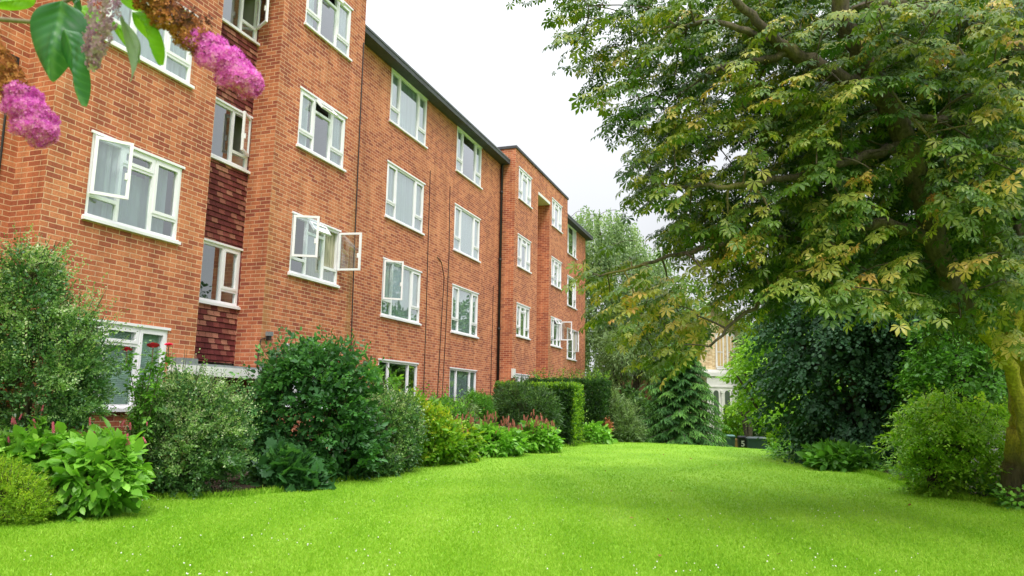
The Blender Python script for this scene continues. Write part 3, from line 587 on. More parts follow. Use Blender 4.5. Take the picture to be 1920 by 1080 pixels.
# ------------------------------------------------------------------ bins
def bin_(px0, px1, ytop, d, mat, lidmat, label, big=False, digit=None):
    K = d/1387.; c = at((px0+px1)/2, ytop, d); wd = (px1-px0)*K; ht = 1.06 if not big else 1.15; dp = wd*1.1 if not big else wd*.7
    a = math.atan2(_r0[1], _r0[0])-.12; ax = np.array([math.cos(a), math.sin(a), 0]); ay = np.array([-math.sin(a), math.cos(a), 0]); base = c-ZV*ht
    base[2] = min(base[2], float(ground_z(c[0], c[1]))+.02); ht = c[2]-base[2]
    root = empty('wheeled_bin', base, label, 'bin', 'wheeled bins past the end of the lawn')
    m = MB(); m.obox(base+ZV*(ht*.46+.06), ax, ay, ZV, wd*.46, dp*.46, ht*.43, taper=.82); m.build('body', mat, root, bevel=.02)
    m = MB(); m.obox(base+ZV*(ht*.915), ax, ay, ZV, wd*.49, dp*.5, ht*.03); m.build('rim', mat, root)
    m = MB(); h = ht*.055; b0 = base+ZV*ht*.946                                # a lid domed towards its ridge
    P = lambda u, v, z: b0+ax*u*wd*.5+ay*v*dp*.52+ZV*z
    for q in (((-1,-1,0),(1,-1,0),(.8,-.3,h),(-.8,-.3,h)), ((1,-1,0),(1,1,0),(.8,.6,h),(.8,-.3,h)), ((1,1,0),(-1,1,0),(-.8,.6,h),(.8,.6,h)), ((-1,1,0),(-1,-1,0),(-.8,-.3,h),(-.8,.6,h)), ((-.8,-.3,h),(.8,-.3,h),(.8,.6,h),(-.8,.6,h))):
        m.poly([P(*k) for k in q])
    m.build('lid', lidmat, root)
    m = MB(); m.tube([P(-.8, 1.08, -.02), P(.8, 1.08, -.02)], .016, 8); m.build('handle', mat, root)
    for u in (-.42, .42):
        m = MB(); m.tube([base+ax*wd*(u-.04)+ay*dp*.42+ZV*.1, base+ax*wd*(u+.04)+ay*dp*.42+ZV*.1], .1, 12); m.build('wheel', BLACKP, root)
    if digit:
        cu = bpy.data.curves.new('digit', 'FONT'); cu.body = digit; cu.size = .36; cu.align_x = 'CENTER'; cu.align_y = 'CENTER'; cu.extrude = .002; cu.offset = .008
        t = bpy.data.objects.new('digit', cu); C.objects.link(t); bpy.context.view_layer.update()
        me = bpy.data.meshes.new_from_object(t.evaluated_get(bpy.context.evaluated_depsgraph_get())); bpy.data.objects.remove(t)
        me.materials.clear(); me.materials.append(WHITE); o2 = link('house_number', me, root)
        q = base+ZV*ht*.66-ay*(dp*.46+.004); M = Matrix(((ax[0], 0, -ay[0], q[0]), (ax[1], 0, -ay[1], q[1]), (ax[2], 1, -ay[2], q[2]), (0, 0, 0, 1)))
        me.transform(M)
BGREEN = plain('bin_green', (.05, .10, .09), .45, var=.1); BLID = plain('bin_lid_teal', (.10, .24, .20), .4, var=.1); BBLK = plain('bin_black', (.018, .02, .024), .45); BBLU = plain('bin_slate', (.05, .09, .11), .45); BBRN = plain('bin_brown', (.16, .10, .03), .55)
BGLID = plain('bin_lid_grey', (.13, .16, .16), .5)
bin_(1356, 1377, 815, 34.5, BGREEN, BLID, 'dark green wheeled bin with a pale teal lid beside the conifer')
bin_(1374, 1387, 822, 36.5, BBRN, BBRN, 'brown bin standing between the green bin and the numbered black bin')
bin_(1383, 1399, 817, 34., BBLK, BBLK, 'narrow black wheeled bin with a white number 5 on its front', digit='5')
bin_(1400, 1437, 819, 33.5, BBLU, BGLID, 'broad slate blue communal bin with a grey lid', big=True)

# ------------------------------------------------------------------ plants
BARK = plain('bark', (.075, .06, .045), .9, var=.45, scale=14, bump=1)
STEMM = plain('green_brown_stem', (.10, .09, .045), .8, var=.3, scale=20)
def stems(parent, base, tips, r0, mat, name='stem', n=6, twigs=()):
    m = MB()
    for t in twigs: m.tube(t, [.007, .005, .004, .002], 3, cap=False)
    for t in tips:
        mid = (base*.45+t*.55)+rng.normal(size=3)*.05*np.linalg.norm(t-base); k = np.linspace(0, 1, 7)[:, None]
        c = (1-k)**2*base+2*k*(1-k)*mid+k*k*t; m.tube(c, np.linspace(r0, r0*.3, 7), n)
    return m.build(name, mat, parent, smooth=True)
def blob_points(blobs, n, lo=.72, ztop=None):
    """points on the uneven skins of overlapping ellipsoids given as (px, py, rx px, ry px, depth m, depth radius m)"""
    cs = []; rs = []
    for x, y, rx, ry, d, rd in blobs: cs.append(at(x, y, d)); rs.append((rx*d/FPX, rd, ry*d/FPX))
    cs = np.array(cs); rs = np.array(rs); ar = rs[:, 0]*rs[:, 2]+rs[:, 1]*rs[:, 2]+rs[:, 0]*rs[:, 1]; pick = rng.choice(len(cs), n, p=ar/ar.sum())
    d = rdir(n); lump = 1+.17*np.sin(d[:, 0]*5+pick*2)*np.sin(d[:, 2]*6+pick)+.11*np.sin(d[:, 1]*9+d[:, 2]*8+pick)+.08*np.sin(d[:, 0]*17+pick)*np.sin(d[:, 2]*15)
    rad = (lo+(1-lo)*np.sqrt(rng.rand(n)))*lump
    A = np.stack([_r0, np.array([-_r0[1], _r0[0], 0]), ZV])
    loc = d*rs[pick]*rad[:, None]; P = cs[pick]+loc@A; nr = nrm((d/rs[pick])@A)
    keep = np.ones(n, bool)
    for j in range(len(cs)):
        q = ((P-cs[j])@A.T)/rs[j]; keep &= (np.sum(q*q, 1) > .45) | (pick == j)
    P, nr = P[keep], nr[keep]; gz = ground_z(P[:, 0], P[:, 1]); k = P[:, 2] > gz+.03
    return P[k], nr[k], cs, rs
def clip_wall(P):
    wx = wall_x(P[:, 1])+.05; b = P[:, 0] < wx; P[b, 0] = wx[b]+rng.rand(b.sum())*.12; return P
def shrub(name, label, cat, blobs, tmpl, mat, n, k, length, size, up=.35, droop=.1, flat=.6, spread=55, shoots=0, sl=.4, sk=8, group=None, base=None, lo=.72, fill=.6, wallclip=True, stem=STEMM, tip=0., foliage='foliage', stemname='stem', r0=.03, tint=None, jit=.14, clump=None):
    P, nr, cs, rs = blob_points(blobs, n, lo); m = len(P); cb = None
    if clump:                                          # branch sprays: flat drooping fans with gaps between them
        nc, rad = clump; P0, n0, _, _ = blob_points(blobs, int(nc*1.4), max(lo, .72)); P0, n0 = P0[:nc], n0[:nc]; ci = rng.randint(0, len(P0), m); o = nrm(n0*np.array([1, 1, .15])+rng.normal(size=n0.shape)*.25)[ci]; o[:, 2] = 0; o = nrm(o)
        sdv = np.stack([-o[:, 1], o[:, 0], 0*o[:, 0]], 1); rr = rad*np.sqrt(rng.rand(m)); th = rng.rand(m)*6.283; a, b = rr*np.cos(th), rr*np.sin(th)*.8; sl_ = (.35+.5*rng.rand(len(P0)))[ci]
        P = P0[ci]+o*a[:, None]+sdv*b[:, None]; P[:, 2] += -sl_*a-.5*b*b/rad+rng.normal(size=m)*.05*rad; nr = nrm(o*.8+o*(a/rad)[:, None]*.6+sdv*(b/rad)[:, None]*.7-ZV*.25); cb = rng.rand(len(P0))[ci]; g_ = P[:, 2] > ground_z(P[:, 0], P[:, 1])+.03; P, nr, cb = P[g_], nr[g_], cb[g_]; m = len(P)
    x, y, rx, ry, d, rd = blobs[0]
    if base is None:
        b0 = at(x, y, d); base = np.array([b0[0], b0[1], float(ground_z(b0[0], b0[1]))])
    root = empty(name, base, label, cat, group)
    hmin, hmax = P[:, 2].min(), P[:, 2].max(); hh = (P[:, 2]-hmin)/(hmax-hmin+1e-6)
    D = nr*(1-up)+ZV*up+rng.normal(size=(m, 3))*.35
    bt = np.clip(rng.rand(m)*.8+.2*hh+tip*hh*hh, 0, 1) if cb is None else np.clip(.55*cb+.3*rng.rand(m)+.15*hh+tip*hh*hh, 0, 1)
    bt = bt if tint is None else tint(P, nr, hh, rng.rand(m))
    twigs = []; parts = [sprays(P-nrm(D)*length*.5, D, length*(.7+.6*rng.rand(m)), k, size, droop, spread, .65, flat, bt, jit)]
    if shoots:
        S, sn, _, _ = blob_points(blobs, shoots*3, .95); q = sn[:, 2] > -.1; S, sn = S[q][:shoots], sn[q][:shoots]
        parts.append(sprays(S, sn*.55+ZV*.6+rng.normal(size=S.shape)*.3, sl*(.5+.9*rng.rand(len(S))), sk, size*.9, droop*.6, 50, .7, .4, np.clip(.45+.55*rng.rand(len(S)), 0, 1), jit))
        for a, b in list(zip(S, sn))[:160]: twigs.append([cs[int(np.argmin(np.sum((cs-a)**2, 1)))], a-b*.1, a+(b*.55+ZV*.6)*sl*.5, a+(b*.55+ZV*.55)*sl*.9])
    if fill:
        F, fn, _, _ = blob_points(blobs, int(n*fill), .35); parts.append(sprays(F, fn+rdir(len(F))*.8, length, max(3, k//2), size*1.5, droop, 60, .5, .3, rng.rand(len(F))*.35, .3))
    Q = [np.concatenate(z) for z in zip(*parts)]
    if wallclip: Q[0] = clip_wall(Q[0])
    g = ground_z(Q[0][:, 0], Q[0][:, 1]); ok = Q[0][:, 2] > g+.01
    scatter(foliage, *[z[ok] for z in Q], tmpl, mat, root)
    tips = [c for c in cs]+[P[i]*.7+cs[0]*.3 for i in rng.choice(m, 6)]
    stems(root, base, tips, r0, stem, stemname, twigs=twigs)
    return root, base
def flowers(root, pts, make, name, mats):
    me = None
    for p, rz, sc in pts:
        if me is None:
            o = make().build(name, mats, root); me = o.data
        else:
            o = bpy.data.objects.new(name, me); C.objects.link(o); o.parent = root
        o.matrix_parent_inverse = Matrix.Translation(-root.location)
        o.location = tuple(p); o.rotation_euler = (rng.normal()*.2, rng.normal()*.2, rz); o.scale = (sc, sc, sc)
def spike():
    m = MB()
    m.tube([(0, 0, -.22), (.005, 0, -.1), (0, 0, .02)], [.004, .003, .003], 4, 1)
    for i in range(46):
        t = i/46; a = i*2.4; r = .012*(1-.55*t)+.003; c = np.array([r*math.cos(a), r*math.sin(a), -.02+.13*t]); d = nrm(np.array([math.cos(a), math.sin(a), .6])); e = nrm(np.cross(d, ZV)); f = np.cross(e, d); s = .0085
        m.poly([c-e*s-f*s*.6, c+e*s-f*s*.6, c+d*s+f*s], 0); m.poly([c-d*s*.2-f*s, c+e*s+d*s*.5, c-e*s+d*s*.5+f*s*.4], 0)
    return m
def rose():
    m = MB()
    for ring, (n, r, h, op) in enumerate(((3, .010, .03, .15), (5, .018, .03, .45), (6, .028, .026, .8), (7, .036, .016, 1.15))):
        for i in range(n):
            a = 2*math.pi*i/n+ring*.6; ca, sa = math.cos(a), math.sin(a); c = np.array([ca*.006, sa*.006, 0]); d = np.array([ca*math.sin(op), sa*math.sin(op), math.cos(op)]); e = np.array([-sa, ca, 0]); w2 = r*.75
            L_ = .022+ring*.006
            m.poly([c, c+e*w2+d*L_*.6, c+d*L_+e*w2*.6, c+d*L_*1.08, c+d*L_-e*w2*.6, c-e*w2+d*L_*.6], 0)
    m.tube([(0, 0, -.12), (0, 0, -.01)], [.003, .006], 5, 1)
    return m

G_DARK = leaf('leaf_dark_green', [(0, (.018, .045, .014)), (.5, (.04, .095, .022)), (.85, (.085, .17, .035)), (1, (.16, .26, .06))], .4, .3)
G_COTON = leaf('leaf_grey_green', [(0, (.012, .036, .012)), (.45, (.035, .085, .025)), (.75, (.12, .20, .06)), (1, (.34, .42, .20))], .32, .3, spec=.5)
G_MID = leaf('leaf_mid_green', [(0, (.025, .07, .012)), (.5, (.06, .16, .02)), (.85, (.12, .27, .03)), (1, (.2, .36, .05))], .4, .35)
G_VIB = leaf('leaf_deep_green', [(0, (.016, .05, .018)), (.5, (.035, .105, .03)), (.85, (.07, .19, .045)), (1, (.13, .28, .07))], .38, .35)
G_LIME = leaf('leaf_lime', [(0, (.06, .13, .012)), (.5, (.14, .27, .02)), (.85, (.26, .42, .04)), (1, (.38, .5, .07))], .4, .4)
G_GOLD = leaf('leaf_golden', [(0, (.06, .14, .010)), (.4, (.17, .31, .018)), (.8, (.34, .47, .03)), (1, (.48, .54, .06))], .5, .35)
G_PERS = leaf('leaf_persicaria', [(0, (.05, .14, .015)), (.5, (.13, .30, .03)), (.85, (.22, .42, .06)), (1, (.30, .50, .10))], .38, .35, spec=.4)
G_FEATH = leaf('leaf_feathery', [(0, (.05, .09, .03)), (.5, (.12, .19, .07)), (.85, (.2, .29, .11)), (1, (.28, .36, .16))], .5, .35)
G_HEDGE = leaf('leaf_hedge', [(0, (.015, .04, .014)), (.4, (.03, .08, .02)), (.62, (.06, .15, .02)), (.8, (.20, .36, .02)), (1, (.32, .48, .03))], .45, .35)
G_LIND = leaf('leaf_blue_green', [(0, (.010, .032, .014)), (.5, (.022, .064, .026)), (.85, (.05, .12, .045)), (1, (.11, .21, .085))], .5, .3, spec=.2)
G_YEL = leaf('leaf_yellow_mix', [(0, (.05, .13, .012)), (.5, (.13, .27, .02)), (.8, (.3, .38, .03)), (1, (.55, .45, .04))], .4, .35)
G_WILL = leaf('leaf_willow', [(0, (.08, .14, .06)), (.5, (.17, .25, .11)), (.85, (.27, .36, .17)), (1, (.36, .44, .23))], .5, .4)
PINKF = plain('pink_flower', (.52, .10, .15), .6, var=.25, scale=30); REDF = plain('red_rose', (.78, .015, .09), .5, var=.3, scale=40); ROSEP = plain('pink_rose', (.75, .25, .25), .6, var=.2, scale=30); ORANGEF = plain('rust_flower', (.38, .13, .085), .7, var=.3, scale=30)

SB, PG = 'shrubs in the bed below the apartment block', 'persicaria clumps along the lawn edge'
shrub('shrub', 'tall grey green small leaved shrub rising before the blinds window', 'shrub', [(55, 715, 108, 125, 8.85, .5), (40, 600, 66, 100, 8.85, .4), (55, 525, 38, 62, 8.85, .25), (135, 690, 58, 95, 9.0, .32)],
      SMALL, G_COTON, 5600, 10, .17, .036, .5, .05, .4, clump=(170, .20), shoots=700, sl=.40, sk=12, group=SB, tip=.5)
shrub('golden_shrub', 'low golden yellow juniper like bush at the lawn corner', 'shrub', [(20, 935, 62, 55, 7.75, .3), (-45, 930, 62, 60, 7.7, .35), (55, 950, 34, 34, 7.7, .2), (-5, 905, 45, 38, 7.8, .25)],
      LANCE, G_GOLD, 3400, 9, .09, .03, .5, 0, .2, shoots=300, sl=.08, sk=9, group=SB, jit=.3)
def persicaria(label, blobs, n, k, size, nf, fl, fmat, region, mat=G_PERS, sc=1.):
    r, b = shrub('persicaria', label, 'perennial plant', blobs, OVATE, mat, int(n*1.35), k, size*1.1, size*.85, .25, .35, .85, 62, group=PG, fill=.25, jit=.22, lo=.8)
    P, nr, _, _ = blob_points(blobs, nf*6, .98); q = (nr[:, 2] > .25); P = P[q][:nf]
    pts = [(p+ZV*(.05+.16*rng.rand())*sc, rng.rand()*6, (.5+.5*rng.rand())*sc) for p in clip_wall(P)]
    x0, x1, y0, y1, d = region
    pts += [(at(x0+(x1-x0)*rng.rand(), y0+(y1-y0)*rng.rand(), d+.2*rng.rand()), rng.rand()*6, (.35+.4*rng.rand())*sc) for _ in range(fl)]
    flowers(r, pts, spike, 'flower_spike', [fmat, STEMM])
persicaria('broad leaved persicaria with pink spikes beside the golden bush', [(140, 890, 112, 66, 8.3, .3), (60, 868, 66, 60, 8.3, .28), (200, 880, 58, 60, 8.45, .25)], 560, 5, .15, 22, 26, PINKF, (70, 300, 778, 850, 8.7))
# climbing rose
def rosebush():
    b = at(262, 850, 9.9); b[2] = 0; root = empty('rose_bush', b, 'red rose bush with three blooms in front of the blinds window', 'rose bush'); d = 9.9
    paths = [[(262, 850), (258, 770), (245, 700), (238, 664)], [(264, 850), (270, 770), (282, 700), (287, 656)], [(266, 850), (280, 780), (298, 700), (315, 654)], [(262, 850), (262, 780), (266, 730), (272, 690)]]
    m = MB(); P = []; D = []
    for p in paths:
        q = np.array([at(x, y, d) for x, y in p]); k = np.linspace(0, 1, 16); c = np.stack([np.interp(k, np.linspace(0, 1, 4), q[:, i]) for i in range(3)], 1); m.tube(c, np.linspace(.009, .004, 16), 5)
        for c_ in c[2:-1]:
            for _ in range(4): P.append(c_); D.append(rdir(1)[0]+ZV*.2)
    m.build('stem', STEMM, root, smooth=True)
    Q = sprays(np.array(P), np.array(D), .12, 5, .06, .2, 55, .6, .6); Q[0] = clip_wall(Q[0]); scatter('foliage', *Q, OVATE, G_MID, root)
    flowers(root, [(at(238, 658, d-.08), 0, 1.5), (at(287, 651, d-.08), 1, 1.8), (at(316, 648, d-.08), 2, 1.2)], rose, 'rose_bloom', [REDF, STEMM])
rosebush()
shrub('shrub', 'rounded small leaved shrub between the persicaria and the porch', 'shrub', [(352, 835, 88, 96, 10.5, .55), (335, 768, 66, 58, 10.55, .42), (408, 800, 42, 78, 10.7, .38), (300, 870, 45, 62, 10.3, .3)],
      SMALL, G_COTON, 6200, 10, .15, .037, .45, .05, .4, clump=(170, .21), shoots=520, sl=.34, sk=11, group=SB, tip=.5)
shrub('viburnum', 'large deep green leafy shrub at the right of the porch', 'shrub', [(580, 775, 105, 112, 12.6, .75), (590, 705, 88, 56, 12.7, .6), (515, 790, 46, 90, 12.4, .45), (645, 830, 62, 85, 12.8, .5), (540, 860, 70, 62, 12.1, .45), (640, 715, 50, 52, 12.8, .4)],
      OVATE, G_VIB, 3400, 7, .2, .085, .35, .15, .55, clump=(130, .30), shoots=170, sl=.35, sk=8, group=SB, tip=.25)
shrub('shrub', 'low bright leaved shrub at the foot of the large deep green one', 'shrub', [(540, 885, 42, 34, 11.3, .25), (560, 905, 42, 18, 11.2, .2)],
      LOBED, G_VIB, 340, 6, .14, .09, .4, .1, .6, group=SB, tip=.5)
shrub('shrub', 'silvery small leaved shrub leaning right of the large deep green one', 'shrub', [(722, 815, 50, 72, 13.9, .5), (700, 868, 48, 30, 13.3, .35), (745, 780, 34, 42, 14.3, .35), (755, 830, 30, 52, 14.2, .3)],
      SMALL, G_COTON, 3800, 9, .17, .044, .4, .05, .4, shoots=260, sl=.34, sk=9, group=SB, tip=.35)
shrub('shrub', 'slim upright leafy shoots growing below the wide ground floor window', 'shrub', [(738, 735, 12, 36, 16.2, .2), (700, 720, 10, 40, 15.6, .2)], OVATE, G_MID, 60, 7, .25, .11, .8, .1, .5, group=SB, fill=0)
shrub('shrub', 'yellow green evergreen shrub beside the silvery one', 'shrub', [(795, 812, 50, 56, 15.6, .5), (765, 790, 32, 38, 15.6, .4), (830, 830, 36, 42, 16, .4)],
      OVATE, G_YEL, 1700, 7, .16, .075, .5, .05, .5, shoots=120, sl=.2, sk=7, group=SB, tip=.5)
persicaria('persicaria clump topped with orange and yellow below the pink roses', [(832, 842, 52, 36, 16.6, .5), (865, 828, 28, 34, 17.0, .4)], 420, 6, .15, 70, 16, ORANGEF, (850, 890, 790, 815, 17.0), G_YEL, 1.3)
def pinkrose(label, blobs, pts, d):
    r, b = shrub('rose_bush', label, 'rose bush', blobs, OVATE, G_MID, 500, 6, .2, .07, .5, .1, .5, shoots=60, sl=.4, sk=7, group='pink rose bushes in the bed')
    flowers(r, [(at(x, y, d), rng.rand()*6, 1.9) for x, y in pts], rose, 'rose_bloom', [ROSEP, STEMM])
pinkrose('pink flowering rose bush below the second wide window column', [(828, 785, 50, 36, 18.2, .5), (800, 790, 30, 35, 17.5, .4)], [(770, 752), (792, 750), (797, 752), (832, 772), (826, 796), (842, 800)], 17.4)
shrub('shrub', 'small round clipped evergreen under the ground floor window', 'shrub', [(895, 770, 29, 31, 20.3, .45)], LANCE, G_MID, 1300, 8, .13, .06, .5, 0, .3, group=SB, jit=.3)
shrub('shrub', 'grey green bush between the pink roses and the round evergreen', 'shrub', [(862, 785, 28, 27, 19.3, .4)], SMALL, G_FEATH, 700, 8, .2, .06, .5, .1, .4, group=SB)
persicaria('persicaria clump with rust red spikes under the round evergreen', [(925, 828, 44, 28, 18.6, .5), (950, 832, 30, 24, 19, .4)], 420, 6, .15, 75, 22, ORANGEF, (880, 960, 790, 806, 19), sc=1.3)
persicaria('persicaria clump with rust red spikes against the square hedge', [(1008, 822, 36, 26, 20.4, .45)], 330, 6, .15, 60, 18, ORANGEF, (975, 1030, 790, 802, 20.6), sc=1.3)
shrub('shrub', 'broad dark rounded bush at the second tower', 'shrub', [(982, 770, 54, 48, 21.9, .8), (1015, 785, 30, 42, 21.6, .6), (950, 775, 26, 44, 22.2, .6)], LANCE, G_DARK, 2600, 8, .2, .085, .45, .05, .3, shoots=120, sl=.2, group=SB, jit=.3, tip=.2)
def hedge(name, label, x0, x1, y0, y1, z1, n, loose=0, mat=G_HEDGE, z0=None, bright=True):
    c = np.array([(x0+x1)/2, (y0+y1)/2, 0]); z0 = float(ground_z(c[0], c[1]))-.05 if z0 is None else z0; root = empty(name, (c[0], c[1], z0), label, 'hedge', 'clipped hedges'); z1 += z0
    S = np.array([(y1-y0)*(z1-z0)]*2+[(x1-x0)*(z1-z0)]*2+[(x1-x0)*(y1-y0)]); f = rng.choice(5, n, p=S/S.sum()); u, v = rng.rand(n), rng.rand(n); dp = -.12*rng.rand(n)**1.5+.03*np.sin(u*14)*np.sin(v*11)
    X = x0+(x1-x0)*u; Y = y0+(y1-y0)*np.where(f < 2, u, v); Z = z0+(z1-z0)*np.where(f < 4, v, 1.)
    nr = np.array([(1, 0, 0), (-1, 0, 0), (0, -1, 0), (0, 1, 0), (0, 0, 1)], float)[f]
    X = np.where(f == 0, x1, np.where(f == 1, x0, X)); Y = np.where(f == 2, y0, np.where(f == 3, y1, Y)); P = np.stack([X, Y, Z], 1)+nr*dp[:, None]
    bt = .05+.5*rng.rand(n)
    if bright: bt = np.where((f == 4) | (f == 0) | (Z > z1-.12) & (rng.rand(n) < .5), .62+.38*rng.rand(n), bt)  # sunlit look of top and right side is put into the leaf tint
    D = nr+ZV*.5+rng.normal(size=P.shape)*.35
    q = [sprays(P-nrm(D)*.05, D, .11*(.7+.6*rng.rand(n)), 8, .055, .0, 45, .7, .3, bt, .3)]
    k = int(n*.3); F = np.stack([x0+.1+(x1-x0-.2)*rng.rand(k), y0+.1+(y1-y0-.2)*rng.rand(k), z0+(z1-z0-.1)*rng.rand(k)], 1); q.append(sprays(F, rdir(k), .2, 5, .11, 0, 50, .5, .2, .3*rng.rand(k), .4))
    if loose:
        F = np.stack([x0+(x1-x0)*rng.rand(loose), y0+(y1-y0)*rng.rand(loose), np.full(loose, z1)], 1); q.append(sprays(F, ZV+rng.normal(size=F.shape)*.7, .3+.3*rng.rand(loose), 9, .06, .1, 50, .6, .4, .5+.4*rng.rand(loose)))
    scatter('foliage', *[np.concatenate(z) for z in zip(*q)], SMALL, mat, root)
    m = MB()
    for i in range(5): x = x0+(x1-x0)*(i+.5)/5; m.tube([(x, c[1], z0), (x+.05, c[1], z0+.5), (x, c[1]+.05, z1-.3)], [.03, .025, .01], 5)
    m.build('stem', STEMM, root)
hedge('hedge', 'square clipped yew hedge with sunlight tinted into its top and right side', -8.7, -6.02, 23.1, 24.3, 2.0, 7000)
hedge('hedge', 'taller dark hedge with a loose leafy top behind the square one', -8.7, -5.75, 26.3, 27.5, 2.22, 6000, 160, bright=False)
persicaria('persicaria clump at the foot of the taller dark hedge', [(1114, 816, 27, 18, 25.3, .4)], 260, 6, .15, 5, 0, ORANGEF, (1100, 1130, 800, 806, 25), sc=1.2)
shrub('shrub', 'feathery pale green shrub sloping down at the end of the bed', 'shrub', [(1155, 795, 36, 40, 27.6, .8), (1138, 768, 20, 34, 27.8, .6), (1176, 812, 24, 24, 27.3, .6)], LANCE, G_FEATH, 1700, 8, .3, .13, .75, .05, .3, shoots=160, sl=.35, sk=8, group=SB, tip=.3)
shrub('shrub', 'rusty brown flowering clump beside the feathery shrub', 'shrub', [(1136, 800, 8, 12, 26.5, .25)], SMALL, leaf('leaf_rust', [(0, (.2, .07, .03)), (1, (.4, .16, .07))]), 120, 6, .15, .06, .7, 0, .3, group=SB)

# ------------------------------------------------------------------ trees
def grow(limbs, centers, r_tip=.008, rmax=.05, sag=.08):
    """limbs: list of (points, radii); every crown centre is joined to the nearest wood so far"""
    m = MB(); nodes = []
    for p, r in limbs:
        p = np.array(p, float); s = np.concatenate([[0], np.cumsum(np.linalg.norm(np.diff(p, axis=0), axis=1))]); n = max(6, int(s[-1]/.09)); k = np.linspace(0, s[-1], n)
        q = np.stack([np.interp(k, s, p[:, i]) for i in range(3)], 1); R = np.interp(k, s, r)
        for _ in range(2): q[1:-1] = (q[:-2]+2*q[1:-1]+q[2:])/4
        q[1:-1] += rng.normal(size=(n-2, 3))*.012; m.tube(q, R, 22 if R.max() > .1 else 10, rough=.10 if R.max() > .1 else .06); nodes += [(*a, b) for a, b in zip(q, R)]
    nodes = np.array(nodes); todo = [c for c in centers]
    dist = [np.min(np.linalg.norm(nodes[:, :3]-c, axis=1)) for c in todo]
    for i in np.argsort(dist):
        c = todo[i]; d = np.linalg.norm(nodes[:, :3]-c, axis=1); j = int(np.argmin(d+.15*(nodes[:, 3] < .012))); a = nodes[j, :3]; L_ = d[j]
        if L_ < .05: continue
        k = np.linspace(0, 1, max(4, int(L_/.2)+2))[:, None]; mid = (a+c)/2+rng.normal(size=3)*.08*L_+ZV*sag*L_
        q = (1-k)**2*a+2*k*(1-k)*mid+k*k*c; r0 = min(rmax, nodes[j, 3]*.7, .010+.018*L_); R = np.linspace(max(r0, r_tip), r_tip, len(q)); m.tube(q, R, 5, cap=False)
        nodes = np.concatenate([nodes, np.concatenate([q[1:], R[1:, None]], 1)])
    return m
def thin(P, dmin):
    out = []
    for p in P:
        if not out or np.min(np.sum((np.array(out)-p)**2, 1)) > dmin*dmin: out.append(p)
    return np.array(out)
MOSSBARK, n_, l_, b_ = new_mat('mossy_bark'); b_.inputs['Roughness'].default_value = .95
def _moss():
    g = n_.new('ShaderNodeNewGeometry'); mp = n_.new('ShaderNodeMapping'); mp.inputs['Scale'].default_value = (9, 9, 2.2); l_.new(g.outputs['Position'], mp.inputs[0])
    t = n_.new('ShaderNodeTexNoise'); t.inputs['Scale'].default_value = 2.2; t.inputs['Detail'].default_value = 9; t.inputs['Roughness'].default_value = .7; l_.new(mp.outputs[0], t.inputs['Vector'])
    r = n_.new('ShaderNodeValToRGB'); e = r.color_ramp.elements; e[0].position = .3; e[0].color = (.03, .025, .02, 1); e[1].position = .7; e[1].color = (.19, .15, .10, 1); l_.new(t.outputs['Fac'], r.inputs[0])
    t2 = n_.new('ShaderNodeTexNoise'); t2.inputs['Scale'].default_value = 1.5; t2.inputs['Detail'].default_value = 6; l_.new(g.outputs['Position'], t2.inputs['Vector'])
    a = n_.new('ShaderNodeAttribute'); a.attribute_name = 'moss'; ad = n_.new('ShaderNodeMath'); ad.operation = 'ADD'; l_.new(t2.outputs['Fac'], ad.inputs[0]); l_.new(a.outputs['Fac'], ad.inputs[1])
    k = n_.new('ShaderNodeMapRange'); k.inputs[1].default_value = .75; k.inputs[2].default_value = 1.15; l_.new(ad.outputs[0], k.inputs[0])
    t3 = n_.new('ShaderNodeTexNoise'); t3.inputs['Scale'].default_value = 30; l_.new(g.outputs['Position'], t3.inputs['Vector'])
    r3 = n_.new('ShaderNodeValToRGB'); e = r3.color_ramp.elements; e[0].position = .3; e[0].color = (.20, .19, .012, 1); e[1].position = .7; e[1].color = (.46, .43, .03, 1); l_.new(t3.outputs['Fac'], r3.inputs[0])
    x = n_.new('ShaderNodeMix'); x.data_type = 'RGBA'; l_.new(k.outputs[0], x.inputs[0]); l_.new(r.outputs[0], x.inputs[6]); l_.new(r3.outputs[0], x.inputs[7]); l_.new(x.outputs[2], b_.inputs['Base Color'])
    bu = n_.new('ShaderNodeBump'); bu.inputs['Strength'].default_value = 1; bu.inputs['Distance'].default_value = .04; l_.new(t.outputs['Fac'], bu.inputs['Height']); l_.new(bu.outputs[0], b_.inputs['Normal'])
_moss()
G_CHEST = leaf('leaf_chestnut', [(0, (.012, .034, .008)), (.3, (.034, .082, .013)), (.55, (.085, .15, .02)), (.75, (.25, .27, .05)), (.92, (.44, .30, .08)), (1, (.36, .15, .04))], .36, .3, (1.5, 1.35, .5), .35)
CH_POLY = [(1058, -20), (1072, 45), (1085, 115), (1095, 180), (1098, 225), (1135, 235), (1165, 250), (1190, 285), (1165, 290), (1150, 345), (1190, 350), (1215, 385), (1238, 400), (1225, 425), (1268, 440), (1235, 468), (1160, 475), (1090, 512), (1095, 548), (1150, 565), (1165, 600), (1160, 632), (1195, 640), (1230, 660), (1300, 660), (1345, 610), (1420, 575), (1490, 530), (1560, 535), (1640, 545), (1720, 565), (1800, 605), (1870, 600), (1925, 610), (1925, -20)]
CH_HOLES = [[(1275, 520), (1345, 525), (1375, 570), (1330, 600), (1285, 570)], [(1240, 440), (1275, 450), (1250, 475), (1200, 480)]]
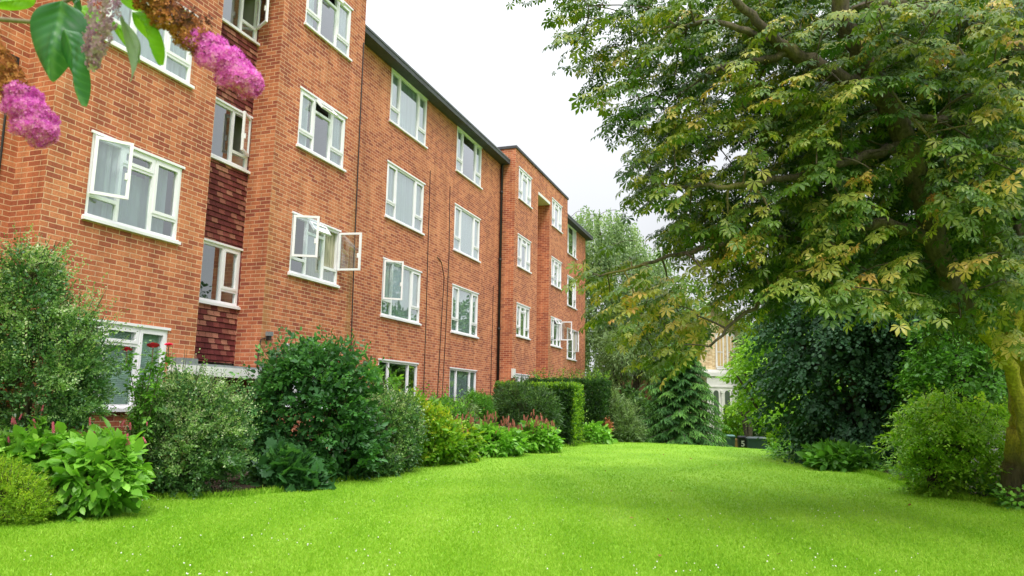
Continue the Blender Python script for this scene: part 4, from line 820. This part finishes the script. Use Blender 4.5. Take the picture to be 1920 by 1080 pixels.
def chestnut():
    T = lambda *q: np.array([at(*p) for p in q])
    trunk = T((1945, 985, 10.6), (1940, 800, 10.6), (1935, 650, 10.6), (1925, 450, 10.5), (1915, 250, 10.4), (1905, 50, 10.2), (1890, -250, 10.0)); trunk[0][2] = -.05
    limbs = [(trunk, [.44, .30, .29, .28, .26, .24, .2]),
        (T((1935, 905, 10.4), (1918, 780, 10.25), (1903, 705, 10.2), (1882, 660, 10.1), (1838, 606, 10.), (1790, 550, 9.8), (1755, 450, 9.6), (1730, 360, 9.4), (1700, 270, 9.2), (1655, 180, 9.0), (1615, 110, 8.9), (1580, 30, 8.7), (1560, -90, 8.5)), [.10, .085, .085, .095, .11, .13, .14, .14, .135, .125, .11, .1, .08]),
        (T((1888, 668, 10.1), (1912, 570, 10.3), (1912, 420, 10.25)), [.1, .08, .06]),
        (T((1655, 180, 9.0), (1570, 140, 8.8), (1485, 98, 8.7), (1440, 68, 8.6), (1410, 35, 8.5), (1365, -20, 8.4)), [.1, .085, .08, .06, .05, .04]),
        (T((1485, 98, 8.7), (1410, 118, 8.7), (1360, 118, 8.6), (1325, 140, 8.6)), [.055, .04, .03, .02]),
        (T((1440, 72, 8.6), (1390, 55, 8.5), (1340, 40, 8.5), (1270, 50, 8.6)), [.045, .04, .03, .02]),
        (T((1755, 450, 9.6), (1650, 415, 9.2), (1570, 440, 9.), (1530, 495, 8.9), (1470, 530, 8.8), (1420, 570, 8.7)), [.09, .07, .06, .05, .04, .03]),
        (T((1470, 530, 8.8), (1380, 600, 8.7), (1330, 650, 8.6)), [.03, .022, .014]),
        (T((1570, 440, 9.), (1480, 445, 8.9), (1380, 448, 8.9), (1250, 482, 8.9), (1180, 502, 8.9), (1125, 518, 8.9)), [.05, .04, .03, .024, .018, .012]),
        (T((1915, 310, 10.2), (1870, 265, 9.8), (1830, 238, 9.4), (1780, 225, 9.0), (1700, 215, 8.3)), [.1, .08, .07, .05, .03]),
        (T((1700, 270, 9.2), (1600, 300, 8.8), (1500, 330, 8.5), (1380, 350, 8.4), (1250, 350, 8.5)), [.07, .05, .04, .03, .015]),
        (T((1905, 80, 10.2), (1800, 40, 9.4), (1680, 5, 8.6), (1600, 15, 8.2)), [.1, .07, .05, .03])]
    root = empty('horse_chestnut', trunk[0], 'mossy trunked horse chestnut with yellowing leaves hanging over the lawn', 'tree')
    cen = at(1880, 120, 10.3); n = 30000; q = rdir(n)*np.cbrt(rng.rand(n))[:, None]*np.array([7.6, 7.0, 5.6])+cen
    x, y, d = pix(q); infr = (x > -100) & (x < 1925) & (y > -20) & (y < 1090) & (d > .3)
    f = np.clip((x-1060)/840, 0, 1.2); dn, df = 8.6-1.2*f, 10.4+3.2*f
    ok = np.where(infr, in_poly(x-np.where(x < 1350, 34*np.clip(y/200, 0, 1)*np.clip((470-y)/60, 0, 1), 0), y, CH_POLY) & (d > dn) & (d < df), (q[:, 2] > 2.6) & (d > 5.0))
    for h in CH_HOLES: ok &= ~(in_poly(x, y, h) & infr)
    hang = (x > 1560) & infr & (y > 380); ok &= ~hang | (rng.rand(n) < .6); low = (x < 1420) & infr & (y > 430); ok &= ~low | (rng.rand(n) < .42)
    LB_ = np.array([(1900, 700), (1882, 660), (1838, 606), (1790, 550), (1755, 450), (1730, 360), (1700, 270), (1655, 180), (1615, 110), (1580, 30)], float)
    lx = np.interp(y, LB_[::-1, 1], LB_[::-1, 0]); ok &= ~(infr & (np.abs(x-lx) < 44) & (d < 10.1) & (y < 720)) | (rng.rand(n) < .13)
    ok &= ~((x < 1400) & (y < 340) & infr) | (rng.rand(n) < .5)
    q = q[ok]; infr = infr[ok]; cs = np.concatenate([thin(q[infr], .28)[:1450], thin(q[~infr], .7)[:380]]); x, y, d = pix(cs)
    wood = grow(limbs, cs).build('trunk', MOSSBARK, root, smooth=True)
    me = wood.data; co = np.empty(len(me.vertices)*3); me.vertices.foreach_get('co', co); co = co.reshape(-1, 3); xx, yy, dd = pix(co)
    nl = np.sin(co[:, 2]*3+co[:, 0]*4)*.05
    moss = np.where((xx > 1830) & (yy > 560), .66, .20)*np.clip((dd < 11)*1., 0, 1)+nl; moss = np.where((yy > 820), moss*np.clip((930-yy)/110, 0, 1), moss)
    a = me.attributes.new('moss', 'FLOAT', 'POINT'); a.data.foreach_set('value', moss.astype(np.float32))
    out = cs-cen; out[:, 2] *= .25; out = nrm(out); P = []; D = []; B = []
    for c, o, xi, yi, di in zip(cs, out, x, y, d):
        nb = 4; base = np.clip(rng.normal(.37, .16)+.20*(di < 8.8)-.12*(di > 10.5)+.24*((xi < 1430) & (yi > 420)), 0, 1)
        for _ in range(nb):
            dd_ = nrm(o*.9+rdir(1)[0]*.9*np.array([1, 1, .25])); P.append(c+rng.normal(size=3)*.10-dd_*.1); D.append(dd_-ZV*.12); B.append(np.clip(base+rng.normal()*.13, 0, 1))
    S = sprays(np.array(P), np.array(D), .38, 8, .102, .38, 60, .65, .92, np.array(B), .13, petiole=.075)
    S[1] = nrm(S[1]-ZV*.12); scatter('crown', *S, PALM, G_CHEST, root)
chestnut()

def tree(name, label, blobs, base, tmpl, mat, n, k, length, size, r=.12, group=None, up=.1, droop=.35, flat=.85, lo=.7, fill=.35, tip=.2, cat='tree', jit=.16, shoots=0, clump=None):
    return shrub(name, label, cat, blobs, tmpl, mat, n, k, length, size, up, droop, flat, 58, base=base, group=group, lo=lo, fill=fill, wallclip=False, stem=BARK, foliage='crown', stemname='trunk', r0=r, tip=tip, jit=jit, shoots=shoots, sl=length, clump=clump)
def gnd(px, py, d): p = at(px, py, d); return np.array([p[0], p[1], float(ground_z(p[0], p[1]))-.05])
TG = 'trees and shrubs along the right of the lawn'
tree('lime_tree', 'dense dark blue green tree with drooping rounded leaves', [(1600, 720, 100, 150, 18.2, 1.6), (1560, 640, 90, 100, 18.6, 1.5), (1690, 640, 90, 110, 18.4, 1.5), (1660, 760, 78, 105, 17.6, 1.2), (1530, 735, 70, 95, 18.8, 1.2), (1500, 640, 60, 80, 19.2, 1.2), (1620, 540, 150, 110, 19, 2.), (1740, 560, 120, 110, 19, 1.8)], gnd(1640, 860, 18.6),
     ROUND, G_LIND, 8000, 11, .62, .088, .13, TG, .0, .6, .93, tip=.15, jit=.12, lo=.6, clump=(260, .62))
tree('hornbeam', 'mid green layered tree between the dark tree and the mossy limb', [(1800, 700, 78, 72, 15.6, 1.1), (1790, 640, 60, 50, 15.6, .8), (1850, 720, 50, 80, 15.8, .9), (1760, 740, 60, 60, 15.6, .8)], gnd(1800, 860, 15.6),
     OVATE, G_MID, 2000, 8, .4, .085, .07, TG, .15, .2, .92, tip=.2, shoots=60, clump=(110, .42))
shrub('pale_shrub', 'pale yellow green spreading shrub beside the chestnut trunk', 'shrub', [(1790, 840, 70, 40, 11.9, .7), (1755, 768, 44, 18, 11.9, .5), (1790, 790, 60, 22, 11.7, .55), (1848, 788, 40, 26, 11.9, .5), (1715, 820, 46, 16, 11.8, .5), (1755, 830, 60, 20, 11.7, .5), (1838, 838, 50, 24, 11.6, .55), (1845, 885, 46, 30, 11.7, .5), (1780, 895, 50, 26, 11.9, .5), (1738, 872, 34, 22, 12., .4)], OVATE, G_LIME, 2300, 11, .34, .055, .05, .2, .95,
      shoots=90, sl=.28, base=gnd(1748, 930, 11.9), wallclip=False, stem=BARK, r0=.035, group=TG, tip=.25, lo=.6, fill=.15, clump=(120, .34))
shrub('hydrangea', 'leafy low bush at the foot of the dark blue green tree', 'shrub', [(1580, 866, 48, 22, 16.2, .4), (1550, 860, 26, 18, 16.8, .4)], OVATE, G_MID, 420, 6, .2, .15, .35, .25, .85, wallclip=False, group=TG)
shrub('shrub', 'mottled green bush where the ivy meets the bins', 'shrub', [(1500, 800, 42, 48, 25.5, 1.), (1526, 810, 34, 40, 24, .9), (1474, 812, 18, 34, 26.5, .7)], OVATE, G_YEL, 1100, 7, .3, .12, .3, .1, .6, wallclip=False, group=TG, tip=-.2)
setp(scatter('ground_ivy', *sprays(*(lambda p: (np.stack([p[:, 0], p[:, 1], ground_z(p[:, 0], p[:, 1])+.05+.12*rng.rand(len(p))], 1), rdir(len(p))))(np.concatenate([np.array([gp(1446+110*rng.rand(), 842+20*rng.rand()) for _ in range(420)]), np.array([gp(1540+360*a, 870+85*a-4*rng.rand()) + rng.rand(2)*.7 for a in rng.rand(420)]+[gp(1880+50*rng.rand(), 930+26*rng.rand()) for _ in range(110)])])), .25, 6, .085, .1, 60, .6, .8), OVATE, G_MID), 'ivy and low leaves covering the soil under the right hand trees', 'ivy', kind='stuff')
tree('ash_tree', 'bright green light crowned tree behind the mottled bush', [(1450, 700, 62, 70, 30, 2.), (1490, 660, 60, 60, 29, 2.), (1440, 740, 36, 46, 31, 1.4), (1505, 740, 50, 70, 28.5, 1.7), (1445, 660, 42, 36, 31, 1.4)], gnd(1470, 830, 30),
     OVATE, G_LIME, 2600, 8, .6, .15, .11, TG, .05, .25, .9, lo=.55, tip=-.15, clump=(120, .9))
tree('tree', 'feathery grey green tree covering the right side of the villa', [(1408, 690, 22, 42, 36, 1.2), (1418, 650, 28, 34, 36, 1.2)], gnd(1405, 800, 36), LANCE, G_FEATH, 700, 9, .6, .17, .08, TG, .1, .4, .6, tip=0)
FT = 'dark trees closing the far view'
for lb, bl, b in (('far dark tree between the villa and the ash', [(1480, 640, 80, 90, 44, 3.), (1540, 700, 70, 90, 42, 3.)], (1500, 800, 43)), ('far dark tree behind the lime tree', [(1640, 690, 110, 120, 36, 3.), (1590, 620, 80, 70, 37, 3.)], (1620, 800, 36)),
                  ('far dark tree behind the pale shrub', [(1800, 700, 110, 110, 27, 2.5), (1870, 660, 80, 70, 28, 2.5)], (1800, 830, 27)), ('far dark tree at the edge behind the chestnut trunk', [(1960, 720, 110, 120, 24, 2.5), (1990, 600, 100, 90, 24, 2.5)], (1950, 830, 24))):
    tree('background_tree', lb, bl, gnd(*b), OVATE, G_DARK, 1500, 7, .6, .24, .15, FT, .05, .3, .7, lo=.6)
# dark shrubs in front of the garage and behind the bins
shrub('laurel', 'dark laurel in front of the brown brick garage', 'shrub', [(1215, 800, 50, 45, 33, 1.2), (1180, 790, 26, 56, 34.5, .9), (1250, 790, 30, 50, 34, 1.)], OVATE, G_DARK, 1200, 7, .35, .17, .4, .1, .5, wallclip=False)
def hedge_px(label, x0, x1, yt, d, dpth, n, z0=-1.5):
    a, b = at(x0, yt, d), at(x1, yt, d); hedge('hedge', label, min(a[0], b[0]), max(a[0], b[0]), a[1], a[1]+dpth, a[2]-z0, n, z0=z0)
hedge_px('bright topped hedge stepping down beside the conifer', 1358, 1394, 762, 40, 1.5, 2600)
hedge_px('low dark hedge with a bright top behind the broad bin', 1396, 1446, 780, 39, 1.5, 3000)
shrub('shrub', 'variegated bush behind the green bin', 'shrub', [(1376, 800, 22, 24, 37.5, .6)], OVATE, G_YEL, 300, 6, .3, .12, .4, .1, .5, wallclip=False, tip=-.4)

def conifer():
    b = gnd(1277, 835, 27.6); top = at(1283, 628, 27.6); H = top[2]-b[2]; root = empty('conifer', b, 'dark layered conifer with drooping fronds at the end of the lawn', 'conifer tree')
    m = MB(); m.tube([b, b+ZV*H*.5, top], [.13, .08, .015], 8); P = []; D = []; Ls = []; B = []
    nb = 150
    for i in range(nb):
        t = (i/nb)**1.15*.97+.015; a = i*2.399; ln = (1.56*(1-t)**.66+.13)*(.75+.4*rng.rand()); o = b+ZV*H*t+np.array([0, 0, 0]); d = np.array([math.cos(a), math.sin(a), .12]); k = np.linspace(0, 1, 6)[:, None]
        q = o+d*ln*k-ZV*(.22*ln)*k*k; m.tube(q, np.linspace(.022, .006, 6), 4, cap=False); sd_ = np.array([-d[1], d[0], 0]); bb = rng.rand()
        for s in np.arange(.15, 1.02, .085):
            p = o+d*ln*s-ZV*(.22*ln)*s*s
            for sg in (-1, 1):
                P.append(p); D.append(d*.9+sd_*sg*.9-ZV*.22); Ls.append(.42*(1.15-s*.6)*min(1, ln)); B.append(np.clip(bb*.5+.5*s, 0, 1))
    m.build('trunk', BARK, root, smooth=True)
    mt = leaf('leaf_conifer', [(0, (.010, .036, .012)), (.5, (.025, .075, .018)), (.85, (.07, .16, .028)), (1, (.14, .25, .05))], .55, .3, spec=.2)
    scatter('crown', *sprays(np.array(P), np.array(D), np.array(Ls), 9, .17, .6, 42, .7, .94, np.array(B), .1), LANCE, mt, root)
conifer()

def weeping():
    d0 = 44.; b = gnd(1150, 800, d0); root = empty('weeping_birch', b, 'tall pale green weeping birch beyond the end of the block', 'tree')
    top = at(1118, 392, d0); lim = []
    tr = [b, at(1152, 640, d0), at(1142, 520, d0), at(1122, 420, d0)]; lim.append((tr, [.3, .24, .16, .05]))
    cs = []; blobs = [(1105, 440, 48, 55, d0, 1.8), (1150, 500, 75, 75, d0, 2.6), (1190, 520, 42, 55, d0, 1.8), (1110, 560, 60, 80, d0, 2.2), (1175, 620, 60, 90, d0, 2.2), (1205, 600, 34, 70, d0, 1.5), (1120, 660, 50, 70, d0, 1.8), (1228, 505, 30, 45, d0+1, 1.2), (1200, 560, 50, 60, d0, 1.6), (1130, 430, 46, 40, d0, 1.6), (1165, 430, 30, 30, d0, 1.)]
    P, nr, _, _ = blob_points(blobs, 3400, .5); n = len(P)
    m = grow(lim, thin(P, 1.0), .015, .1, .12); m.build('trunk', BARK, root, smooth=True)
    L_ = .8+1.3*rng.rand(n); k = 22; PP = []; XX = []; TT = []; bt = rng.rand(n); o = nr*np.array([1, 1, 0])
    for i in range(k):
        t = (i+rng.rand(n))/k; PP.append(P+o*(.35*np.sqrt(t))[:, None]*L_[:, None]*.6-ZV*(t*L_)[:, None]+rng.normal(size=(n, 3))*.06); XX.append(-ZV*.8+rdir(n)*.8); TT.append(bt*.6+.4*rng.rand(n))
    PP, XX, TT = np.concatenate(PP), np.concatenate(XX), np.concatenate(TT); g = PP[:, 2] > -1.2
    scatter('crown', PP[g], XX[g], rdir(len(PP))[g], .13+.08*rng.rand(g.sum()), TT[g], SMALL, G_WILL, root)
weeping()
tree('background_tree', 'soft grey green tree hanging over the brown brick garage', [(1178, 650, 52, 44, 38, 1.5), (1215, 640, 42, 46, 38, 1.3), (1150, 690, 26, 40, 38.5, 1.), (1235, 690, 20, 30, 38, .9)], gnd(1170, 800, 38.4), LANCE, G_FEATH, 1500, 9, .6, .17, .1, FT, .0, .5, .6, lo=.5)
tree('background_tree', 'grey green bushy tree behind the conifer and birch', [(1240, 640, 46, 66, 42.5, 1.8), (1282, 612, 40, 56, 42.5, 1.6), (1215, 690, 36, 50, 42.5, 1.5)], gnd(1250, 800, 42.5), OVATE, G_FEATH, 1300, 8, .7, .2, .15, FT, .05, .4, .6, lo=.6)

# ------------------------------------------------------------------ buddleia hanging into the top left corner
def buddleia():
    d = 1.02; foot = at(-700, 540, 1.3); foot[2] = 0.
    root = empty('buddleia', foot, 'buddleia branch with pink flower plumes and browning seed heads hanging over the view', 'flowering shrub')
    A = lambda x, y, k=d: at(x, y, k)
    tw = MB()
    tw.tube([foot, at(-640, 300, 1.25), at(-480, 60, 1.15), at(-240, 30, 1.08), A(-60, 36), A(0, 36), A(58, 41), A(110, 8), A(170, -20), A(260, -30)], [.014, .012, .009, .006, .0042, .0036, .0034, .003, .003, .0025], 8)
    tw.tube([at(-480, 60, 1.15), at(-250, -120, 1.08), A(-30, -60), A(110, -30), A(125, 10)], [.009, .006, .004, .003, .002], 6)
    tw.tube([at(-240, 30, 1.08), at(-120, 60, 1.05), A(-12, 85)], [.006, .004, .003], 6); tw.tube([A(260, -30), A(272, -12)], [.003, .0025], 6); tw.tube([A(170, -20), A(205, -25, .98)], [.003, .002], 6)
    tw.build('branch', TWIG, root, smooth=True)
    PET = _tmpl([(0,0,0),(.5,.3,.1),(1,.2,.05),(1,-.2,.05),(.5,-.3,.1)], [(0,2,1),(0,3,2),(0,4,3)])
    def plume(p0, p1, r0, r1, n, mat, size, dense=1., t0=0., t1=1., shape=None, name='flower_plume'):
        p0, p1 = np.array(p0), np.array(p1); ax = nrm(p1-p0); u = nrm(np.cross(ax, _f)); v = np.cross(ax, u)
        t = t0+(t1-t0)*rng.rand(n); an = rng.rand(n)*6.283; prof = (shape(t) if shape else (r0*(1-t)+r1*t)*np.minimum(1, (1.02-t)*6)**.5); lump = 1+.16*np.sin(t*34+an*2)+.1*np.sin(t*21-an*3)
        rad = prof*lump*(.5+.5*np.sqrt(rng.rand(n))); rd_ = np.cos(an)[:, None]*u+np.sin(an)[:, None]*v
        c = p0+(p1-p0)*t[:, None]+rd_*rad[:, None]; PP = []; XX = []; NN = []; TT = []; SS = []; nn = nrm(rd_+ax*.35+rng.normal(size=(n, 3))*.35); e = nrm(np.cross(nn, rdir(n))); f2 = np.cross(nn, e); tt = rng.rand(n); s = size*(.7+.5*rng.rand(n))
        for i in range(4):
            a = i*math.pi/2; X = nrm(math.cos(a)*e+math.sin(a)*f2+nn*.25); PP.append(c); XX.append(X); NN.append(nn); TT.append(np.clip(.75*tt+.15*t+.2*rng.rand(n)-.1, 0, 1)); SS.append(s)
        o = scatter(name, np.concatenate(PP), np.concatenate(XX), np.concatenate(NN), np.concatenate(SS), np.concatenate(TT), PET, mat, root)
        core = MB(); k = np.linspace(t0, t1-.06*(t1-t0), 8); core.tube([p0+(p1-p0)*q for q in k], [.0026]*8, 6); core.build('stalk', TWIG, o)
        return o
    PINK = leaf('buddleia_pink', [(0, (.50, .05, .40)), (.35, (.74, .14, .60)), (.7, (.86, .30, .70)), (1, (.92, .50, .66))], .6, .35, (1.1, 1, 1.1), .15)
    BRWN = leaf('buddleia_brown', [(0, (.12, .04, .014)), (.4, (.38, .13, .04)), (.8, (.60, .27, .09)), (1, (.62, .42, .2))], .8, .2, (1.1, 1, .9), .1)
    DKBR = leaf('buddleia_dark', [(0, (.03, .015, .012)), (1, (.22, .08, .05))], .8, .1, (1, 1, 1), .1)
    FADE = leaf('buddleia_faded', [(0, (.30, .20, .24)), (.5, (.48, .26, .38)), (1, (.50, .50, .38))], .7, .35, (1, 1, 1), .1)
    k = d/1387.
    o1, o2 = A(255, -22), A(484, 172)
    plume(o1, o2, 0, 0, 1200, BRWN, .0042, t0=.0, t1=.56, shape=lambda t: 27*k*np.minimum(1, t*6+.4), name='seed_head'); plume(A(285, -5), A(380, 60), 0, 0, 160, DKBR, .006, shape=lambda t: 26*k*np.ones_like(t), name='seed_head')
    plume(o1, o2, 0, 0, 2600, PINK, .0036, t0=.46, t1=1, shape=lambda t: k*np.interp(t, [.46, .6, .8, .93, 1.0], [20, 30, 33, 27, 12]))
    o1, o2 = A(-40, 60), A(88, 268)
    plume(o1, o2, 0, 0, 1000, BRWN, .0042, t0=.0, t1=.62, shape=lambda t: 26*k*np.ones_like(t), name='seed_head')
    plume(o1, o2, 0, 0, 2600, PINK, .0036, t0=.52, t1=1, shape=lambda t: k*np.interp(t, [.52, .66, .85, .95, 1.0], [24, 34, 36, 29, 14]))
    kk = .98/1387.
    plume(A(205, -30, .98), A(172, 128, .98), 0, 0, 260, FADE, .0055, shape=lambda t: kk*np.interp(t, [0, .4, .8, 1], [24, 24, 17, 6]), name='faded_plume')
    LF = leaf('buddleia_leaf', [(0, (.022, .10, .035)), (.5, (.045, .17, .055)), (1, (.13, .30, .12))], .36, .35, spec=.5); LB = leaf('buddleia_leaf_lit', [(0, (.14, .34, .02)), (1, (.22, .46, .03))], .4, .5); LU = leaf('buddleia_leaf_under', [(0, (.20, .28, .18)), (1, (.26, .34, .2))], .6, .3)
    def big_leaf(b, t, wpx, mat, dd=d, curl=.0, roll=0., bow=0., name='leaf'):
        b, t = A(*b, dd), A(*t, dd+curl*.02); ax = t-b; L_ = np.linalg.norm(ax); ax /= L_; sd = nrm(np.cross(ax, _f)); nn = np.cross(sd, ax); sd = math.cos(roll)*sd+math.sin(roll)*nn; nn = np.cross(sd, ax)
        m = MB(); nu, nv = 80, 14; w2 = wpx*dd/1387/2; G = []
        for i in range(nu+1):
            s = i/nu; wd = w2*(math.sin(math.pi*min(1, s*1.0)**.62))**.85*(1-.15*s) if s < 1 else 0; row = []
            for j in range(-nv, nv+1):
                q = j/nv; vein = .0005*math.cos(2*math.pi*(s*8-abs(q)*1.7))*(1-abs(q))*(s < .95); 
                p = b+ax*L_*s+sd*(wd*q+bow*dd/1387*math.sin(math.pi*s))+nn*(.010*q*q*w2/.03-.006*(1-abs(q))*0+vein+.004*math.sin(s*7+q*2)+curl*.05*s*s-.0025*math.exp(-(q*7)**2))
                row.append(p)
            G.append(row)
        base = len(m.v)
        for i in range(nu):
            for j in range(2*nv): m.poly([G[i][j], G[i+1][j], G[i+1][j+1], G[i][j+1]])
        o = m.build(name, mat, root, smooth=True); me = o.data; a = me.attributes.new('tint', 'FLOAT', 'POINT'); v = np.empty(len(me.vertices)*3); me.vertices.foreach_get('co', v); v = v.reshape(-1, 3)-b
        q = (v@sd)/w2; s = (v@ax)/L_; tv = .36+.12*np.sin(s*9+q*5)+.10*np.cos(2*math.pi*(s*8-np.abs(q)*1.7))*.5+.16*np.maximum(0, np.cos(2*math.pi*(s*8-np.abs(q)*1.7)))**10+.6*np.exp(-(q*11)**2)
        a.data.foreach_set('value', np.clip(tv, 0, 1).astype(np.float32))
        import bmesh
        bm = bmesh.new(); bm.from_mesh(me); bmesh.ops.remove_doubles(bm, verts=bm.verts, dist=1e-6); bm.to_mesh(me); bm.free()
        for p_ in me.polygons: p_.use_smooth = True
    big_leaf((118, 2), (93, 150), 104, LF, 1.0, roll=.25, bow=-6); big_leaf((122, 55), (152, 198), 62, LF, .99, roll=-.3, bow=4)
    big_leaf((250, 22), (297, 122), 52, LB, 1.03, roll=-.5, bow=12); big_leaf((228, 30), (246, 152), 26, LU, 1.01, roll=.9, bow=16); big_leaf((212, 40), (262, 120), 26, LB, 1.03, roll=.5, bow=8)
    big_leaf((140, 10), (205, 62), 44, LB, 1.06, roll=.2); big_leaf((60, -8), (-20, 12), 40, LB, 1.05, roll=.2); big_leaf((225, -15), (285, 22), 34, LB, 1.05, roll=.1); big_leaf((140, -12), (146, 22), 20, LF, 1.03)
TWIG = plain('twig_bark', (.22, .17, .11), .8, var=.3, scale=60)
buddleia()
